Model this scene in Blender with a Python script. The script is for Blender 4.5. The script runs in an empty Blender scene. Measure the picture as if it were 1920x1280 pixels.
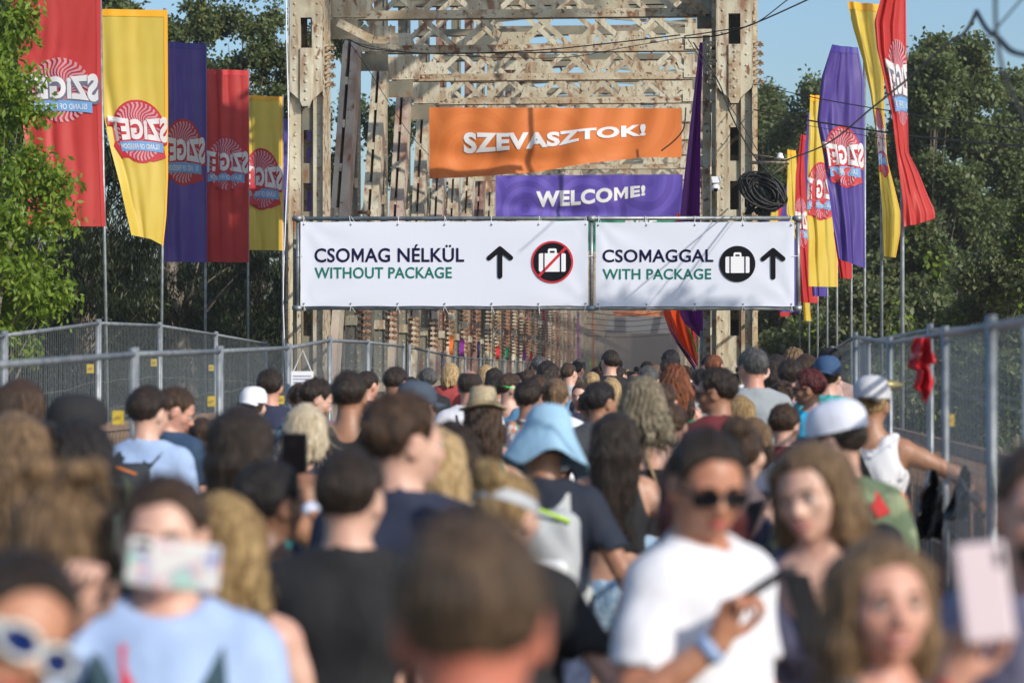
import bpy, bmesh, math, random
import numpy as np
from mathutils import Vector, Matrix, Euler
from math import sin, cos, pi, radians as R
random.seed(7); np.random.seed(7)
SC = bpy.context.scene
COL = SC.collection
# ---------------------------------------------------------------- camera, sky, sun, exposure
CAMH = 1.85; FPX = 4533.0; VX, VY = 1258.0, 697.0
cam_d = bpy.data.cameras.new('camera'); cam = bpy.data.objects.new('camera', cam_d); COL.objects.link(cam)
cam_d.sensor_width = 36; cam_d.lens = 85; cam_d.clip_start = .1; cam_d.clip_end = 2000
yaw = math.atan((VX-960)/FPX); pitch = math.atan((VY-640)/FPX)
cam.location = (0, 0, CAMH); cam.rotation_euler = (pi/2+pitch, 0, yaw)
cam_d.dof.use_dof = True; cam_d.dof.focus_distance = 34.0; cam_d.dof.aperture_fstop = 2.8
SC.camera = cam
SUN_AZ, SUN_EL = 47, 29          # degrees to the right of straight behind the camera, and up
sd = Vector((sin(R(SUN_AZ))*cos(R(SUN_EL)), -cos(R(SUN_AZ))*cos(R(SUN_EL)), sin(R(SUN_EL))))
sl = bpy.data.lights.new('sun', 'SUN'); sun = bpy.data.objects.new('sun', sl); COL.objects.link(sun)
sl.energy = 3.9; sl.angle = R(.53); sl.color = (1, .93, .83)
sun.rotation_euler = sd.to_track_quat('Z', 'Y').to_euler(); sun.location = (20, -20, 30)
W = bpy.data.worlds.new('World'); SC.world = W; W.use_nodes = True
nt = W.node_tree; sky = nt.nodes.new('ShaderNodeTexSky'); sky.sky_type = 'NISHITA'; sky.sun_disc = False
sky.sun_elevation = R(SUN_EL); sky.sun_rotation = math.atan2(sd.x, sd.y); sky.air_density = 1.25; sky.dust_density = 2.0; sky.ozone_density = 5.5
bg = nt.nodes['Background']; bg.inputs[1].default_value = .15; nt.links.new(sky.outputs[0], bg.inputs[0])
SC.view_settings.view_transform = 'Standard'; SC.view_settings.look = 'None'; SC.view_settings.exposure = .09; SC.view_settings.gamma = 1
SC.view_settings.use_curve_mapping = False
rm = cam.rotation_euler.to_matrix()
def P(px, py, d):
    """the point seen at photo pixel (px,py) whose distance along the bridge axis is d"""
    r = rm @ Vector(((px-960)/FPX, -(py-640)/FPX, -1)); r *= d/r.y
    return Vector((r.x, r.y, r.z+CAMH))
def rise(y):
    t = min(1, max(0, (y-8)/16)); return .25*t*t*(3-2*t)
# ---------------------------------------------------------------- materials
MATS = {}
def mat(name, col, rough=.6, metal=0, spec=.5, noise=None, bump=None, sss=0, trans=0, coat=0, rand=None, streak=None, emit=0, sheen=0):
    if name in MATS: return MATS[name]
    m = bpy.data.materials.new(name); MATS[name] = m; m.use_nodes = True
    n = m.node_tree; b = n.nodes['Principled BSDF']; L = n.links.new
    b.inputs['Roughness'].default_value = rough; b.inputs['Metallic'].default_value = metal
    b.inputs['Specular IOR Level'].default_value = spec
    b.inputs['Base Color'].default_value = (*col, 1)
    if sheen: b.inputs['Sheen Weight'].default_value = sheen
    if sss:
        b.inputs['Subsurface Weight'].default_value = sss; b.inputs['Subsurface Radius'].default_value = (1, .35, .2); b.inputs['Subsurface Scale'].default_value = .02
    src = None
    tc = n.nodes.new('ShaderNodeTexCoord')
    def noisefac(scale, vec=(1, 1, 1), detail=4, lo=.35, hi=.65):
        mp = n.nodes.new('ShaderNodeMapping'); mp.inputs['Scale'].default_value = vec; L(tc.outputs['Object'], mp.inputs[0])
        t = n.nodes.new('ShaderNodeTexNoise'); t.inputs['Scale'].default_value = scale; t.inputs['Detail'].default_value = detail; L(mp.outputs[0], t.inputs['Vector'])
        r = n.nodes.new('ShaderNodeMapRange'); r.inputs[1].default_value = lo; r.inputs[2].default_value = hi; L(t.outputs[0], r.inputs[0])
        return r.outputs[0]
    def mix(a, bcol, fac):
        x = n.nodes.new('ShaderNodeMix'); x.data_type = 'RGBA'
        if isinstance(a, tuple): x.inputs[6].default_value = (*a, 1)
        else: L(a, x.inputs[6])
        x.inputs[7].default_value = (*bcol, 1); L(fac, x.inputs[0]); return x.outputs[2]
    src = col
    for (c2, sc_, vec, lo, hi) in (noise or []):
        src = mix(src, c2, noisefac(sc_, vec, 5, lo, hi))
    if rand:
        g = n.nodes.new('ShaderNodeNewGeometry'); src = mix(src, rand, g.outputs['Random Per Island'])
    if not isinstance(src, tuple): L(src, b.inputs['Base Color'])
    if bump:
        s_, vec, st = bump
        mp = n.nodes.new('ShaderNodeMapping'); mp.inputs['Scale'].default_value = vec; L(tc.outputs['Object'], mp.inputs[0])
        t = n.nodes.new('ShaderNodeTexNoise'); t.inputs['Scale'].default_value = s_; t.inputs['Detail'].default_value = 5; L(mp.outputs[0], t.inputs['Vector'])
        bp = n.nodes.new('ShaderNodeBump'); bp.inputs['Strength'].default_value = st; bp.inputs['Distance'].default_value = .02; L(t.outputs[0], bp.inputs['Height']); L(bp.outputs[0], b.inputs['Normal'])
    if trans:
        tr = n.nodes.new('ShaderNodeBsdfTranslucent'); ms = n.nodes.new('ShaderNodeMixShader'); ms.inputs[0].default_value = trans
        if isinstance(src, tuple): tr.inputs[0].default_value = (*src, 1)
        else: L(src, tr.inputs[0])
        out = n.nodes['Material Output']; L(b.outputs[0], ms.inputs[1]); L(tr.outputs[0], ms.inputs[2]); L(ms.outputs[0], out.inputs[0])
    return m
one = (1, 1, 1)
RUST = (.20, .085, .035)
M_steel = mat('weathered_cream_paint', (.43, .38, .265), .55, noise=[((.57, .53, .405), 1.3, one, .4, .6), ((.33, .24, .15), 9, (1, 1, .16), .50, .68), ((.25, .13, .07), 5, (1, 1, .3), .54, .68), (RUST, 14, (1, 1, .4), .59, .68)], bump=(18, one, .25))
M_pink = mat('weathered_pinkish_paint', (.40, .31, .26), .55, noise=[((.46, .40, .30), 1.0, one, .42, .6), ((.30, .18, .12), 2.6, (1, 1, .5), .52, .66), (RUST, 7, one, .6, .68)], bump=(18, one, .25))
M_rusty = mat('rusty_edge_paint', (.38, .28, .17), .7, noise=[((.50, .44, .32), 3, one, .4, .55), (RUST, 7, one, .55, .66), ((.08, .035, .02), 12, one, .55, .7)], bump=(25, one, .4))
M_rust = mat('orange_rust', (.22, .10, .05), .8, noise=[((.36, .23, .13), 9, one, .4, .65)], bump=(40, one, .4))
M_green = mat('faded_grey_green_paint', (.15, .15, .115), .6, noise=[((.23, .20, .14), 1.6, one, .4, .6), (RUST, 6, (1, 1, .4), .57, .68)], bump=(18, one, .25))
M_oxide = mat('oxide_red_paint', (.19, .085, .06), .7, noise=[((.30, .20, .14), 3, one, .45, .6)], bump=(20, one, .3))
M_galv = mat('galvanised_tube', (.33, .35, .36), .5, .6, noise=[((.22, .24, .25), 9, one, .4, .6)])
M_wire = mat('galvanised_wire', (.32, .34, .34), .55, .3)
M_cable = mat('black_cable', (.012, .012, .014), .55)
M_vinyl = mat('white_vinyl', (.66, .69, .78), .5, bump=(1.1, (1, 1, 1), .25))
M_ink = mat('dark_navy_print', (.010, .008, .045), .9, spec=.1)
M_black = mat('black_print', (.008, .008, .011), .9, spec=.1)
M_teal = mat('teal_green_print', (.008, .15, .11), .8, spec=.2)
M_redp = mat('red_print', (.52, .012, .03), .5)
M_white = mat('white_print', (.78, .78, .80), .5)
M_yellow = mat('yellow_plate', (.80, .55, .01), .5)
# ---------------------------------------------------------------- mesh builder
def link(name, me, m, parent=None, label=None, cat=None, group=None, kind=None):
    o = bpy.data.objects.new(name, me); COL.objects.link(o)
    if m is not None and me is not None and hasattr(me, 'materials') and len(me.materials) == 0: me.materials.append(m)
    if parent: o.parent = parent
    tag(o, label, cat, group, kind); return o
def tag(o, label=None, cat=None, group=None, kind=None):
    if label: o['label'] = label
    if cat: o['category'] = cat
    if group: o['group'] = group
    if kind: o['kind'] = kind
def empty(name, loc, label, cat, group=None, rz=0):
    o = bpy.data.objects.new(name, None); COL.objects.link(o); o.location = loc; o.rotation_euler = (0, 0, rz); o.empty_display_size = .1
    tag(o, label, cat, group); return o
def npmesh(name, V, F, smooth=False):
    """V (n,3), F (m,3|4) arrays of equal polygon size"""
    V = np.asarray(V, np.float32); F = np.asarray(F, np.int32)
    me = bpy.data.meshes.new(name); k = F.shape[1]
    me.vertices.add(len(V)); me.vertices.foreach_set('co', V.ravel())
    me.loops.add(F.size); me.loops.foreach_set('vertex_index', F.ravel())
    me.polygons.add(len(F)); me.polygons.foreach_set('loop_start', np.arange(0, F.size, k, dtype=np.int32))
    me.update(calc_edges=True)
    if smooth: me.polygons.foreach_set('use_smooth', np.ones(len(F), bool))
    return me
class MB:
    def __init__(s): s.v = []; s.f = []
    def add(s, vs, fs):
        n = len(s.v); s.v += [tuple(v) for v in vs]; s.f += [tuple(i+n for i in f) for f in fs]; return s
    def box(s, lo, hi):
        x0, y0, z0 = lo; x1, y1, z1 = hi
        return s.add([(x0, y0, z0), (x1, y0, z0), (x1, y1, z0), (x0, y1, z0), (x0, y0, z1), (x1, y0, z1), (x1, y1, z1), (x0, y1, z1)],
                     [(0, 3, 2, 1), (4, 5, 6, 7), (0, 1, 5, 4), (1, 2, 6, 5), (2, 3, 7, 6), (3, 0, 4, 7)])
    def beam(s, p0, p1, w, h, side=(1, 0, 0)):
        """w along 'side', h across"""
        p0 = Vector(p0); p1 = Vector(p1); d = (p1-p0).normalized(); a = Vector(side); a = (a-d*a.dot(d)).normalized(); b = d.cross(a)
        vs = [p+a*(sx*w/2)+b*(sy*h/2) for p in (p0, p1) for sx, sy in ((-1, -1), (1, -1), (1, 1), (-1, 1))]
        return s.add(vs, [(0, 1, 2, 3), (7, 6, 5, 4), (0, 4, 5, 1), (1, 5, 6, 2), (2, 6, 7, 3), (3, 7, 4, 0)])
    def tube(s, pts, r, n=8, cap=True):
        pts = [Vector(p) for p in pts]; rr = r if isinstance(r, (list, tuple)) else [r]*len(pts); base = len(s.v); up = None
        for i, p in enumerate(pts):
            t = (pts[min(i+1, len(pts)-1)]-pts[max(i-1, 0)]).normalized()
            if up is None: up = t.orthogonal().normalized()
            up = (up-t*up.dot(t)).normalized(); b = t.cross(up)
            for k in range(n):
                a = 2*pi*k/n; s.v.append(tuple(p+(up*cos(a)+b*sin(a))*rr[i]))
        for i in range(len(pts)-1):
            for k in range(n):
                a = base+i*n+k; b_ = base+i*n+(k+1) % n; s.f.append((a, b_, b_+n, a+n))
        if cap:
            s.f.append(tuple(base+k for k in reversed(range(n)))); e = base+(len(pts)-1)*n; s.f.append(tuple(e+k for k in range(n)))
        return s
    def prism(s, poly, y0, y1):
        """poly in (x,z), extruded in y"""
        n = len(poly); vs = [(x, y0, z) for x, z in poly]+[(x, y1, z) for x, z in poly]
        return s.add(vs, [tuple(range(n)), tuple(range(2*n-1, n-1, -1))]+[(i, i+n, (i+1) % n+n, (i+1) % n) for i in range(n)])
    def rivet(s, c, r=.018, nrm=(0, -1, 0)):
        nrm = Vector(nrm); a = nrm.orthogonal().normalized(); b = nrm.cross(a); c = Vector(c); vs = []
        for rr, h in ((r, 0), (r*.75, r*.6)):
            for k in range(6): vs.append(c+(a*cos(k*pi/3)+b*sin(k*pi/3))*rr+nrm*h)
        vs.append(c+nrm*r*.85)
        return s.add(vs, [(k, (k+1) % 6, (k+1) % 6+6, k+6) for k in range(6)]+[(k+6, (k+1) % 6+6, 12) for k in range(6)])
    def mesh(s, name, smooth=False, origin=None):
        me = bpy.data.meshes.new(name)
        vs = s.v if origin is None else [(v[0]-origin[0], v[1]-origin[1], v[2]-origin[2]) for v in s.v]
        me.from_pydata(vs, [], s.f); me.update()
        if smooth: me.polygons.foreach_set('use_smooth', np.ones(len(me.polygons), bool))
        return me
    def build(s, name, m, parent=None, smooth=False, **kw):
        return link(name, s.mesh(name, smooth), m, parent, **kw)
def lathe(profile, n=24, sx=1, sy=1, wob=None):
    mb = MB()
    for i, (r, z) in enumerate(profile):
        for k in range(n):
            a = 2*pi*k/n; w = wob(a, i) if wob else (0, 0)
            mb.v.append((r*cos(a)*sx*(1+w[0]), r*sin(a)*sy*(1+w[0]), z+w[1]))
    for i in range(len(profile)-1):
        for k in range(n):
            a = i*n+k; b = i*n+(k+1) % n; mb.f.append((a, b, b+n, a+n))
    return mb
# ---------------------------------------------------------------- text
_txt = {}
def text_mesh(s, off=.02, cut=.08, shear=0.0):
    """glyph triangles in a 0..1 by 0..1 box (x right, y up), cut small so that they can follow cloth"""
    key = (s, off, cut, shear)
    if key in _txt: return _txt[key]
    bm = bmesh.new()
    for pas in (0, 1):
        if pas == 1 and 'M' not in s: break
        cu = bpy.data.curves.new('lettering', 'FONT'); cu.body = s; cu.offset = off if pas == 0 else 0; cu.resolution_u = 4; cu.shear = shear; cu.space_character = 1.07 if off > .04 else 1.03
        for k in (0, 1): cu.materials.append(M_white if k else M_ink)
        for i, ch in enumerate(s): cu.body_format[i].material_index = 1 if ch == 'M' else 0
        o = bpy.data.objects.new('lettering', cu); COL.objects.link(o)
        dg = bpy.context.evaluated_depsgraph_get(); dg.update(); me = bpy.data.meshes.new_from_object(o.evaluated_get(dg))
        b2 = bmesh.new(); b2.from_mesh(me); bmesh.ops.delete(b2, geom=[f for f in b2.faces if (f.material_index == 1) != (pas == 1)], context='FACES')
        if pas == 0: m3 = bpy.data.meshes.new('tmp'); b2.to_mesh(m3); bm.from_mesh(m3); bpy.data.meshes.remove(m3)
        else:       # every M drawn as one clean outline in the box its glyph fills
            bx = sorted((min(v.co.x for v in f.verts), max(v.co.x for v in f.verts)) for f in b2.faces); grp = []
            for lo, hi in bx:
                if grp and lo <= grp[-1][1]+.01: grp[-1][1] = max(grp[-1][1], hi)
                else: grp.append([lo, hi])
            y0 = min(v.co.y for v in b2.verts)-off*.8; y1 = max(v.co.y for f in b2.faces for v in f.verts)+off*.8
            for lo, hi in grp:
                lo -= off*.6; hi += off*.6; w = hi-lo; q = (.085+off*1.6)/w
                P_ = [(0, 0), (0, 1), (q*1.05, 1), (.5, .46), (1-q*1.05, 1), (1, 1), (1, 0), (1-q, 0), (1-q, .60), (.5, .08), (q, .60), (q, 0)]
                bm.faces.new([bm.verts.new((lo+x*w, y0+y*(y1-y0), 0)) for x, y in P_])
        b2.free(); bpy.data.meshes.remove(me); COL.objects.unlink(o); bpy.data.objects.remove(o); bpy.data.curves.remove(cu)
    bmesh.ops.triangulate(bm, faces=bm.faces[:])
    xs = [v.co.x for v in bm.verts]; ys = [v.co.y for v in bm.verts]; x0, x1, y0, y1 = min(xs), max(xs), min(ys), max(ys)
    asp = (x1-x0)/(y1-y0)
    for v in bm.verts: v.co.x = (v.co.x-x0)/(x1-x0); v.co.y = (v.co.y-y0)/(y1-y0); v.co.z = 0
    bmesh.ops.remove_doubles(bm, verts=bm.verts[:], dist=1e-5)
    if cut:
        for ax, st in ((0, cut/asp*2), (1, cut*3)):
            x = st
            while x < 1:
                co = [0, 0, 0]; no = [0, 0, 0]; co[ax] = x; no[ax] = 1
                bmesh.ops.bisect_plane(bm, geom=bm.verts[:]+bm.edges[:]+bm.faces[:], plane_co=co, plane_no=no); x += st
    bmesh.ops.triangulate(bm, faces=bm.faces[:]); bm.verts.index_update()
    r = ([tuple(v.co)[:2] for v in bm.verts], [tuple(v.index for v in f.verts) for f in bm.faces], asp)
    bm.free(); _txt[key] = r; return r
def decal(S, uvs, faces, name, m, parent, **kw):
    """flat print: uv points carried onto surface S(u,v)"""
    mb = MB(); mb.v = [tuple(S(u, v)) for u, v in uvs]; mb.f = [tuple(f) for f in faces]
    return mb.build(name, m, parent, smooth=True, **kw)
def text_on(S, s, u0, u1, vt, vb, name, m, parent, off=.02, cut=.08, mirror=False, warp=None, shear=0):
    pts, fs, a = text_mesh(s, off, cut, shear); uv = []
    for x, y in pts:
        u = u0+(u1-u0)*x
        if warp: t, b = warp(x); v = t+(b-t)*(1-y)
        else: v = vt+(vb-vt)*(1-y)
        uv.append((1-u if mirror else u, v))
    return decal(S, uv, fs, name, m, parent)
# ================================================================ ground
def sheet(name, x0, x1, y0, y1, zf, m, nx=2, ny=40, **kw):
    mb = MB()
    for j in range(ny+1):
        y = y0+(y1-y0)*(j/ny)
        for i in range(nx+1): mb.v.append((x0+(x1-x0)*i/nx, y, zf(y)))
    for j in range(ny):
        for i in range(nx): a = j*(nx+1)+i; mb.f.append((a, a+1, a+nx+2, a+nx+1))
    return mb.build(name, m, **kw)
M_gravel = mat('gravel_path', (.20, .19, .15), .95, noise=[((.30, .28, .24), 30, one, .4, .6), ((.12, .13, .08), 2, one, .5, .7)], bump=(60, one, .8))
M_deck = mat('worn_asphalt', (.075, .07, .065), .9, noise=[((.12, .11, .10), 6, one, .4, .7)], bump=(80, one, .5))
M_grass = mat('rough_grass', (.05, .075, .025), .95, noise=[((.09, .10, .04), 3, one, .4, .6), ((.12, .10, .06), .6, one, .5, .7)], bump=(8, one, 1))
M_water = mat('river_water', (.05, .07, .06), .15, bump=(2, one, .3))
g = sheet('ground', -600, 600, -100, 62, lambda y: -.06, M_grass, 4, 4, kind='structure')
g = sheet('far_bank', -600, 600, 118, 1500, lambda y: -.3, M_grass, 4, 4, kind='structure')
g = sheet('water', -600, 600, 61, 119, lambda y: -3.0, M_water, 4, 4, kind='structure')
mb = MB(); mb.box((-600, 61.5, -3.4), (600, 62.2, -.07)); mb.box((-600, 117.6, -3.4), (600, 118.3, -.31)); mb.build('river_bank', M_grass, kind='structure')
sheet('approach_path', -6.4, 3.6, -12, 33.5, rise, M_gravel, 4, 60, kind='structure')
mb = MB(); mb.box((-5.4, 33.5, -.25), (1.25, 330, .25)); mb.build('bridge_deck', M_deck, kind='structure')
# ================================================================ the bridge
TL, TR = -5.17, .93            # truss planes (x)
BAY = 3.75; Y0 = 35.0; ZB = 5.14+CAMH   # first cross frame, height of its bottom chord
NB = 24
ZTOP = ZB+4.6
bridge = empty('truss_bridge', (-2.1, Y0, 0), 'old riveted steel truss bridge in peeling cream paint and rust, the crowd walking into it', 'bridge')
bo = Vector((-2.1, Y0, 0))
def bpart(mb, name, m, parent=None, smooth=False, **kw):
    me = mb.mesh(name, smooth, origin=bo); return link(name, me, m, parent or bridge, **kw)
def post_detail(x0, x1, y, name, holes_top):
    """end post: flanges, recessed web with slots, head cover with pointed foot"""
    w = x1-x0; zt = ZTOP-.4; mb = MB()
    zc = P(960, 168, y).z; zl = P(960, 30, y).z; zlb = P(960, 94, y).z
    fl = .145*w/.62*1.35
    # flange strips
    for a, b in ((x0, x0+fl), (x1-fl, x1)):
        mb.box((a, y+.07, -.2), (b, y+.10, zt))
    post = bpart(mb, name, M_steel)
    e = MB()
    for a in (x0-.012, x1): e.box((a, y-.024, -.2), (a+.012, y+.40, zt))
    bpart(e, 'edge_angle', M_rusty, post)
    # recessed web with slots
    wb = MB(); slots = [(P(0, a, y).z, P(0, b, y).z) for a, b in ((398, 345), (308, 246), (204, 190), (630, 570), (760, 700), (480, 430), (920, 850))]
    slots.sort(); z = -.2; xa, xb = x0+fl, x1-fl; xm0, xm1 = xa+.03, xb-.03
    for s0, s1 in slots:
        wb.box((xa+.002, y+.13, z), (xb-.002, y+.145, s0)); wb.box((xa+.002, y+.13, s0), (xm0, y+.145, s1)); wb.box((xm1, y+.13, s0), (xb-.002, y+.145, s1)); z = s1
    wb.box((xa+.002, y+.13, z), (xb-.002, y+.145, zlb-.002)); wb.box((xa+.002, y+.13, zl), (xb-.002, y+.145, zt))
    bpart(wb, 'web_plate', M_green if x0 < 0 else M_steel, post)
    # back plates and inner wall of the box column
    bk = MB(); bk.box((x0+.02, y+.4, -.2), (x0+w*.4, y+.42, zt)); bk.box((x1-w*.35, y+.4, -.2), (x1-.02, y+.42, zt))
    for k in range(int(zt/.62)): bk.beam((x0+.02, y+.43, k*.62), (x1-.02, y+.43, k*.62+.35), .02, .06, (0, 1, 0))
    bpart(bk, 'back_plate', M_rusty, post)
    # head cover plate with chamfered foot, with a slot
    c = MB(); zf = zc-.10; xm = (x0+x1)/2; hw = w*.17
    zcs = P(0, 96, y).z
    c.prism([(x0+.004, zc), (xm-hw, zf-.04), (xm-hw, zt), (x0+.004, zt)][::1], y-.022, y-.002)
    c.prism([(xm+hw, zf-.04), (x1-.004, zc), (x1-.004, zt), (xm+hw, zt)], y-.022, y-.002)
    c.box((xm-hw, y-.022, zl), (xm+hw, y-.002, zt))
    bpart(c, 'cover_plate', M_steel, post)
    c2 = MB(); c2.prism([(xm-hw, zf-.04), (xm-hw+.03, zf-.12), (xm+hw-.03, zf-.12), (xm+hw, zf-.04), (xm+hw, zcs), (xm-hw, zcs)], y-.052, y-.003)
    bpart(c2, 'tongue_plate', M_rusty if x0 > 0 else M_steel, post)
    rv = MB(); z = .1
    while z < zt:
        yy = y-.022 if z > zc+.05 else y+.07
        for xx in (x0+fl*.5, x1-fl*.5): rv.rivet((xx, yy, z), .021)
        z += .155
    z = zf-.02
    while z < zcs: rv.rivet((xm, y-.052, z), .024); z += .125
    bpart(rv, 'rivets', M_steel, post, kind='stuff')
    return post
def tie_bolts(x, sgn, y, z0, z1, n, parent, L=.16, dy=.0, nm='tie_bolt'):
    me = None
    for i in range(n):
        z = z0+(z1-z0)*i/(n-1); o = Vector((x, y, z))
        if me is None:
            mb = MB(); mb.tube([(0, 0, 0), (sgn*L, 0, 0)], .022, 6); mb.tube([(sgn*L*.62, 0, 0), (sgn*L*.75, 0, 0)], .042, 6); mb.tube([(sgn*.0, 0, 0), (sgn*.04, 0, 0)], .05, 6); mb.box((0, -.03, .035), (sgn*L*.8 if sgn > 0 else 0, .03, .055)) if sgn > 0 else mb.box((sgn*L*.8, -.03, .035), (0, .03, .055))
            me = mb.mesh(nm)
        b = link(nm, me, M_rusty, parent); b.location = o-bo
lp = post_detail(P(543, 0, 34).x, P(606, 0, 34).x, 34.0, 'end_post', 0)
lp['label'] = 'left end post, cream with grey web plates and slots'
rp = post_detail(P(1344, 0, 34).x, P(1410, 0, 34).x, 34.0, 'end_post', 0)
rp['label'] = 'right end post, cream with a rust-streaked tongue plate'
zA, zB = P(0, 163, 34).z, P(0, 95, 34).z
tie_bolts(P(607, 0, 34).x, 1, 34.1, zA, zB, 5, bridge); tie_bolts(P(543, 0, 34).x, -1, 34.2, zA, zB, 5, bridge, .1)
tie_bolts(P(1411, 0, 34).x, 1, 34.1, zA, zB, 5, bridge); tie_bolts(P(1343, 0, 34).x, -1, 34.1, zA, zB, 5, bridge, .13)
# side stiles of the right post (rusty strips left and right of it) and left post inner strip
s = MB(); s.box((P(1318, 0, 34.3).x, 34.35, -.2), (P(1331, 0, 34.3).x, 34.75, P(0, 72, 34).z)); s.box((P(1334, 0, 34.3).x, 34.2, -.2), (P(1341, 0, 34.3).x, 34.25, ZTOP)); s.box((P(1412, 0, 34.3).x, 34.3, -.2), (P(1420, 0, 34.3).x, 34.9, ZTOP-.5)); bpart(s, 'side_stile', M_rusty)
s = MB(); s.box((P(607, 0, 34.3).x, 34.3, -.2), (P(613, 0, 34.3).x, 34.7, ZTOP-.5)); bpart(s, 'side_stile', M_rusty)
s = MB(); s.box((P(534, 0, 34.3).x, 34.4, -.2), (P(541, 0, 34.3).x, 34.5, P(0, 402, 34).z)); bpart(s, 'side_stile', M_rusty)
def lattice(y, n, near):
    """deep riveted lattice girder across the bridge"""
    xl, xr = TL+.25, TR-.25; zb = ZB; H = 1.42; fr = MB()
    fr.box((xl, y-.09, zb), (xr, y-.075, zb+.11)); fr.box((xl, y-.09, zb-.012), (xr, y+.09, zb))
    cf = bpart(fr, 'cross_girder', M_rusty)
    t = MB(); t.box((xl, y-.09, zb+H-.11), (xr, y-.075, zb+H)); t.box((xl, y-.09, zb+H), (xr, y+.09, zb+H+.012)); t.box((xl, y+.07, zb), (xr, y+.085, zb+.11)); t.box((xl, y+.07, zb+H-.11), (xr, y+.085, zb+H)); bpart(t, 'chord', M_green, cf)
    nodes = 3; sp = 1.86; x0 = xl+.35; bars = []
    off = .5*((n*7) % 5)/5
    for layer, yy in ((0, y-.063), (1, y+.055)):
        for i in range(-1, nodes+1):
            for dirn in (1, -1):
                for dd in (0, .5) if layer == 0 else ():
                    xa = x0+(i+dd+.0)*sp+off; xb = xa+dirn*sp*.78
                    za, zc_ = zb+.06, zb+H-.06
                    lo, hi = xl+.05, xr-.05
                    pa, pb = [xa, za], [xb, zc_]
                    if (pa[0] < lo and pb[0] < lo) or (pa[0] > hi and pb[0] > hi): continue
                    def clip(p, q):
                        if p[0] < lo: f = (lo-p[0])/(q[0]-p[0]); return [lo, p[1]+(q[1]-p[1])*f]
                        if p[0] > hi: f = (hi-p[0])/(q[0]-p[0]); return [hi, p[1]+(q[1]-p[1])*f]
                        return p
                    pa2, pb2 = clip(pa, pb), clip(pb, pa)
                    if math.dist(pa2, pb2) < .3: continue
                    bars.append(((pa2[0], yy+(.012 if dirn > 0 else 0), pa2[1]), (pb2[0], yy+(.012 if dirn > 0 else 0), pb2[1]), layer))
    if near:
        for a, b, l in bars:
            m_ = MB(); m_.beam(a, b, .010, .085, (0, 1, 0)); bpart(m_, 'lattice_bar', M_steel if l == 0 else M_green, cf)
    else:
        m_ = MB()
        for a, b, l in bars: m_.beam(a, b, .010, .085, (0, 1, 0))
        bpart(m_, 'lattice_bar', M_steel if n % 2 else M_green, cf, kind='stuff')
    rv = MB(); gk = dict() if near else dict(kind='stuff'); far_g = MB()
    def plate(poly, ya, yb, m=M_steel):
        if near: bpart(MB().prism(poly, ya, yb), 'gusset_plate', m, cf)
        else: far_g.prism(poly, ya, yb)
    def R4(a, b, c, d): return [(a, b), (c, b), (c, d), (a, d)]
    for i in range(nodes+1):
        x = x0+i*sp+off
        if x > xr-.4: break
        plate([(x-.27, zb+.10), (x+.27, zb+.10), (x+.19, zb+.31), (x-.19, zb+.31)], y-.087, y-.079)
        if x+sp*.5 < xr-.3: plate([(x-.2+sp*.5, zb+H-.31), (x+.2+sp*.5, zb+H-.31), (x+.28+sp*.5, zb+H-.1), (x-.28+sp*.5, zb+H-.1)], y-.087, y-.079)
        for q in (-.18, -.06, .06, .18): rv.rivet((x+q, y-.09, zb+.055), .016)
        for q in (-.15, -.05, .07, .15): rv.rivet((x+q, y-.087, zb+.19+.05*((q > 0)-(q < -.1))), .016)
    plate(R4(TL+.03, zb-.30, xl+.38, zb-.015), y-.105, y-.092, M_green); plate(R4(TL+.03, zb+.012, xl+.50, zb+.42), y-.112, y-.098)
    plate(R4(TR-.55, zb-.2, TR-.04, zb-.015), y-.105, y-.092, M_green); plate(R4(TR-.70, zb+.012, TR-.04, zb+.42), y-.112, y-.098)
    for a, b in ((TL+.1, xl+.6), (TR-.75, TR-.08)):
        for q in np.arange(a, b, .14): rv.rivet((q, y-.112, zb+.06), .017)
    for k in range(6): rv.rivet((TL+.35+k*.065, y-.112, zb+.13+k*.06), .017); rv.rivet((TL+.09, y-.112, zb+.1+k*.075), .017)
    if not near: bpart(far_g, 'gusset_plate', M_steel, cf, kind='stuff')
    bpart(rv, 'rivets', M_steel, cf, kind='stuff')
    return cf
for n in range(NB):
    lattice(Y0+n*BAY, n, n < 6)
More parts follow.
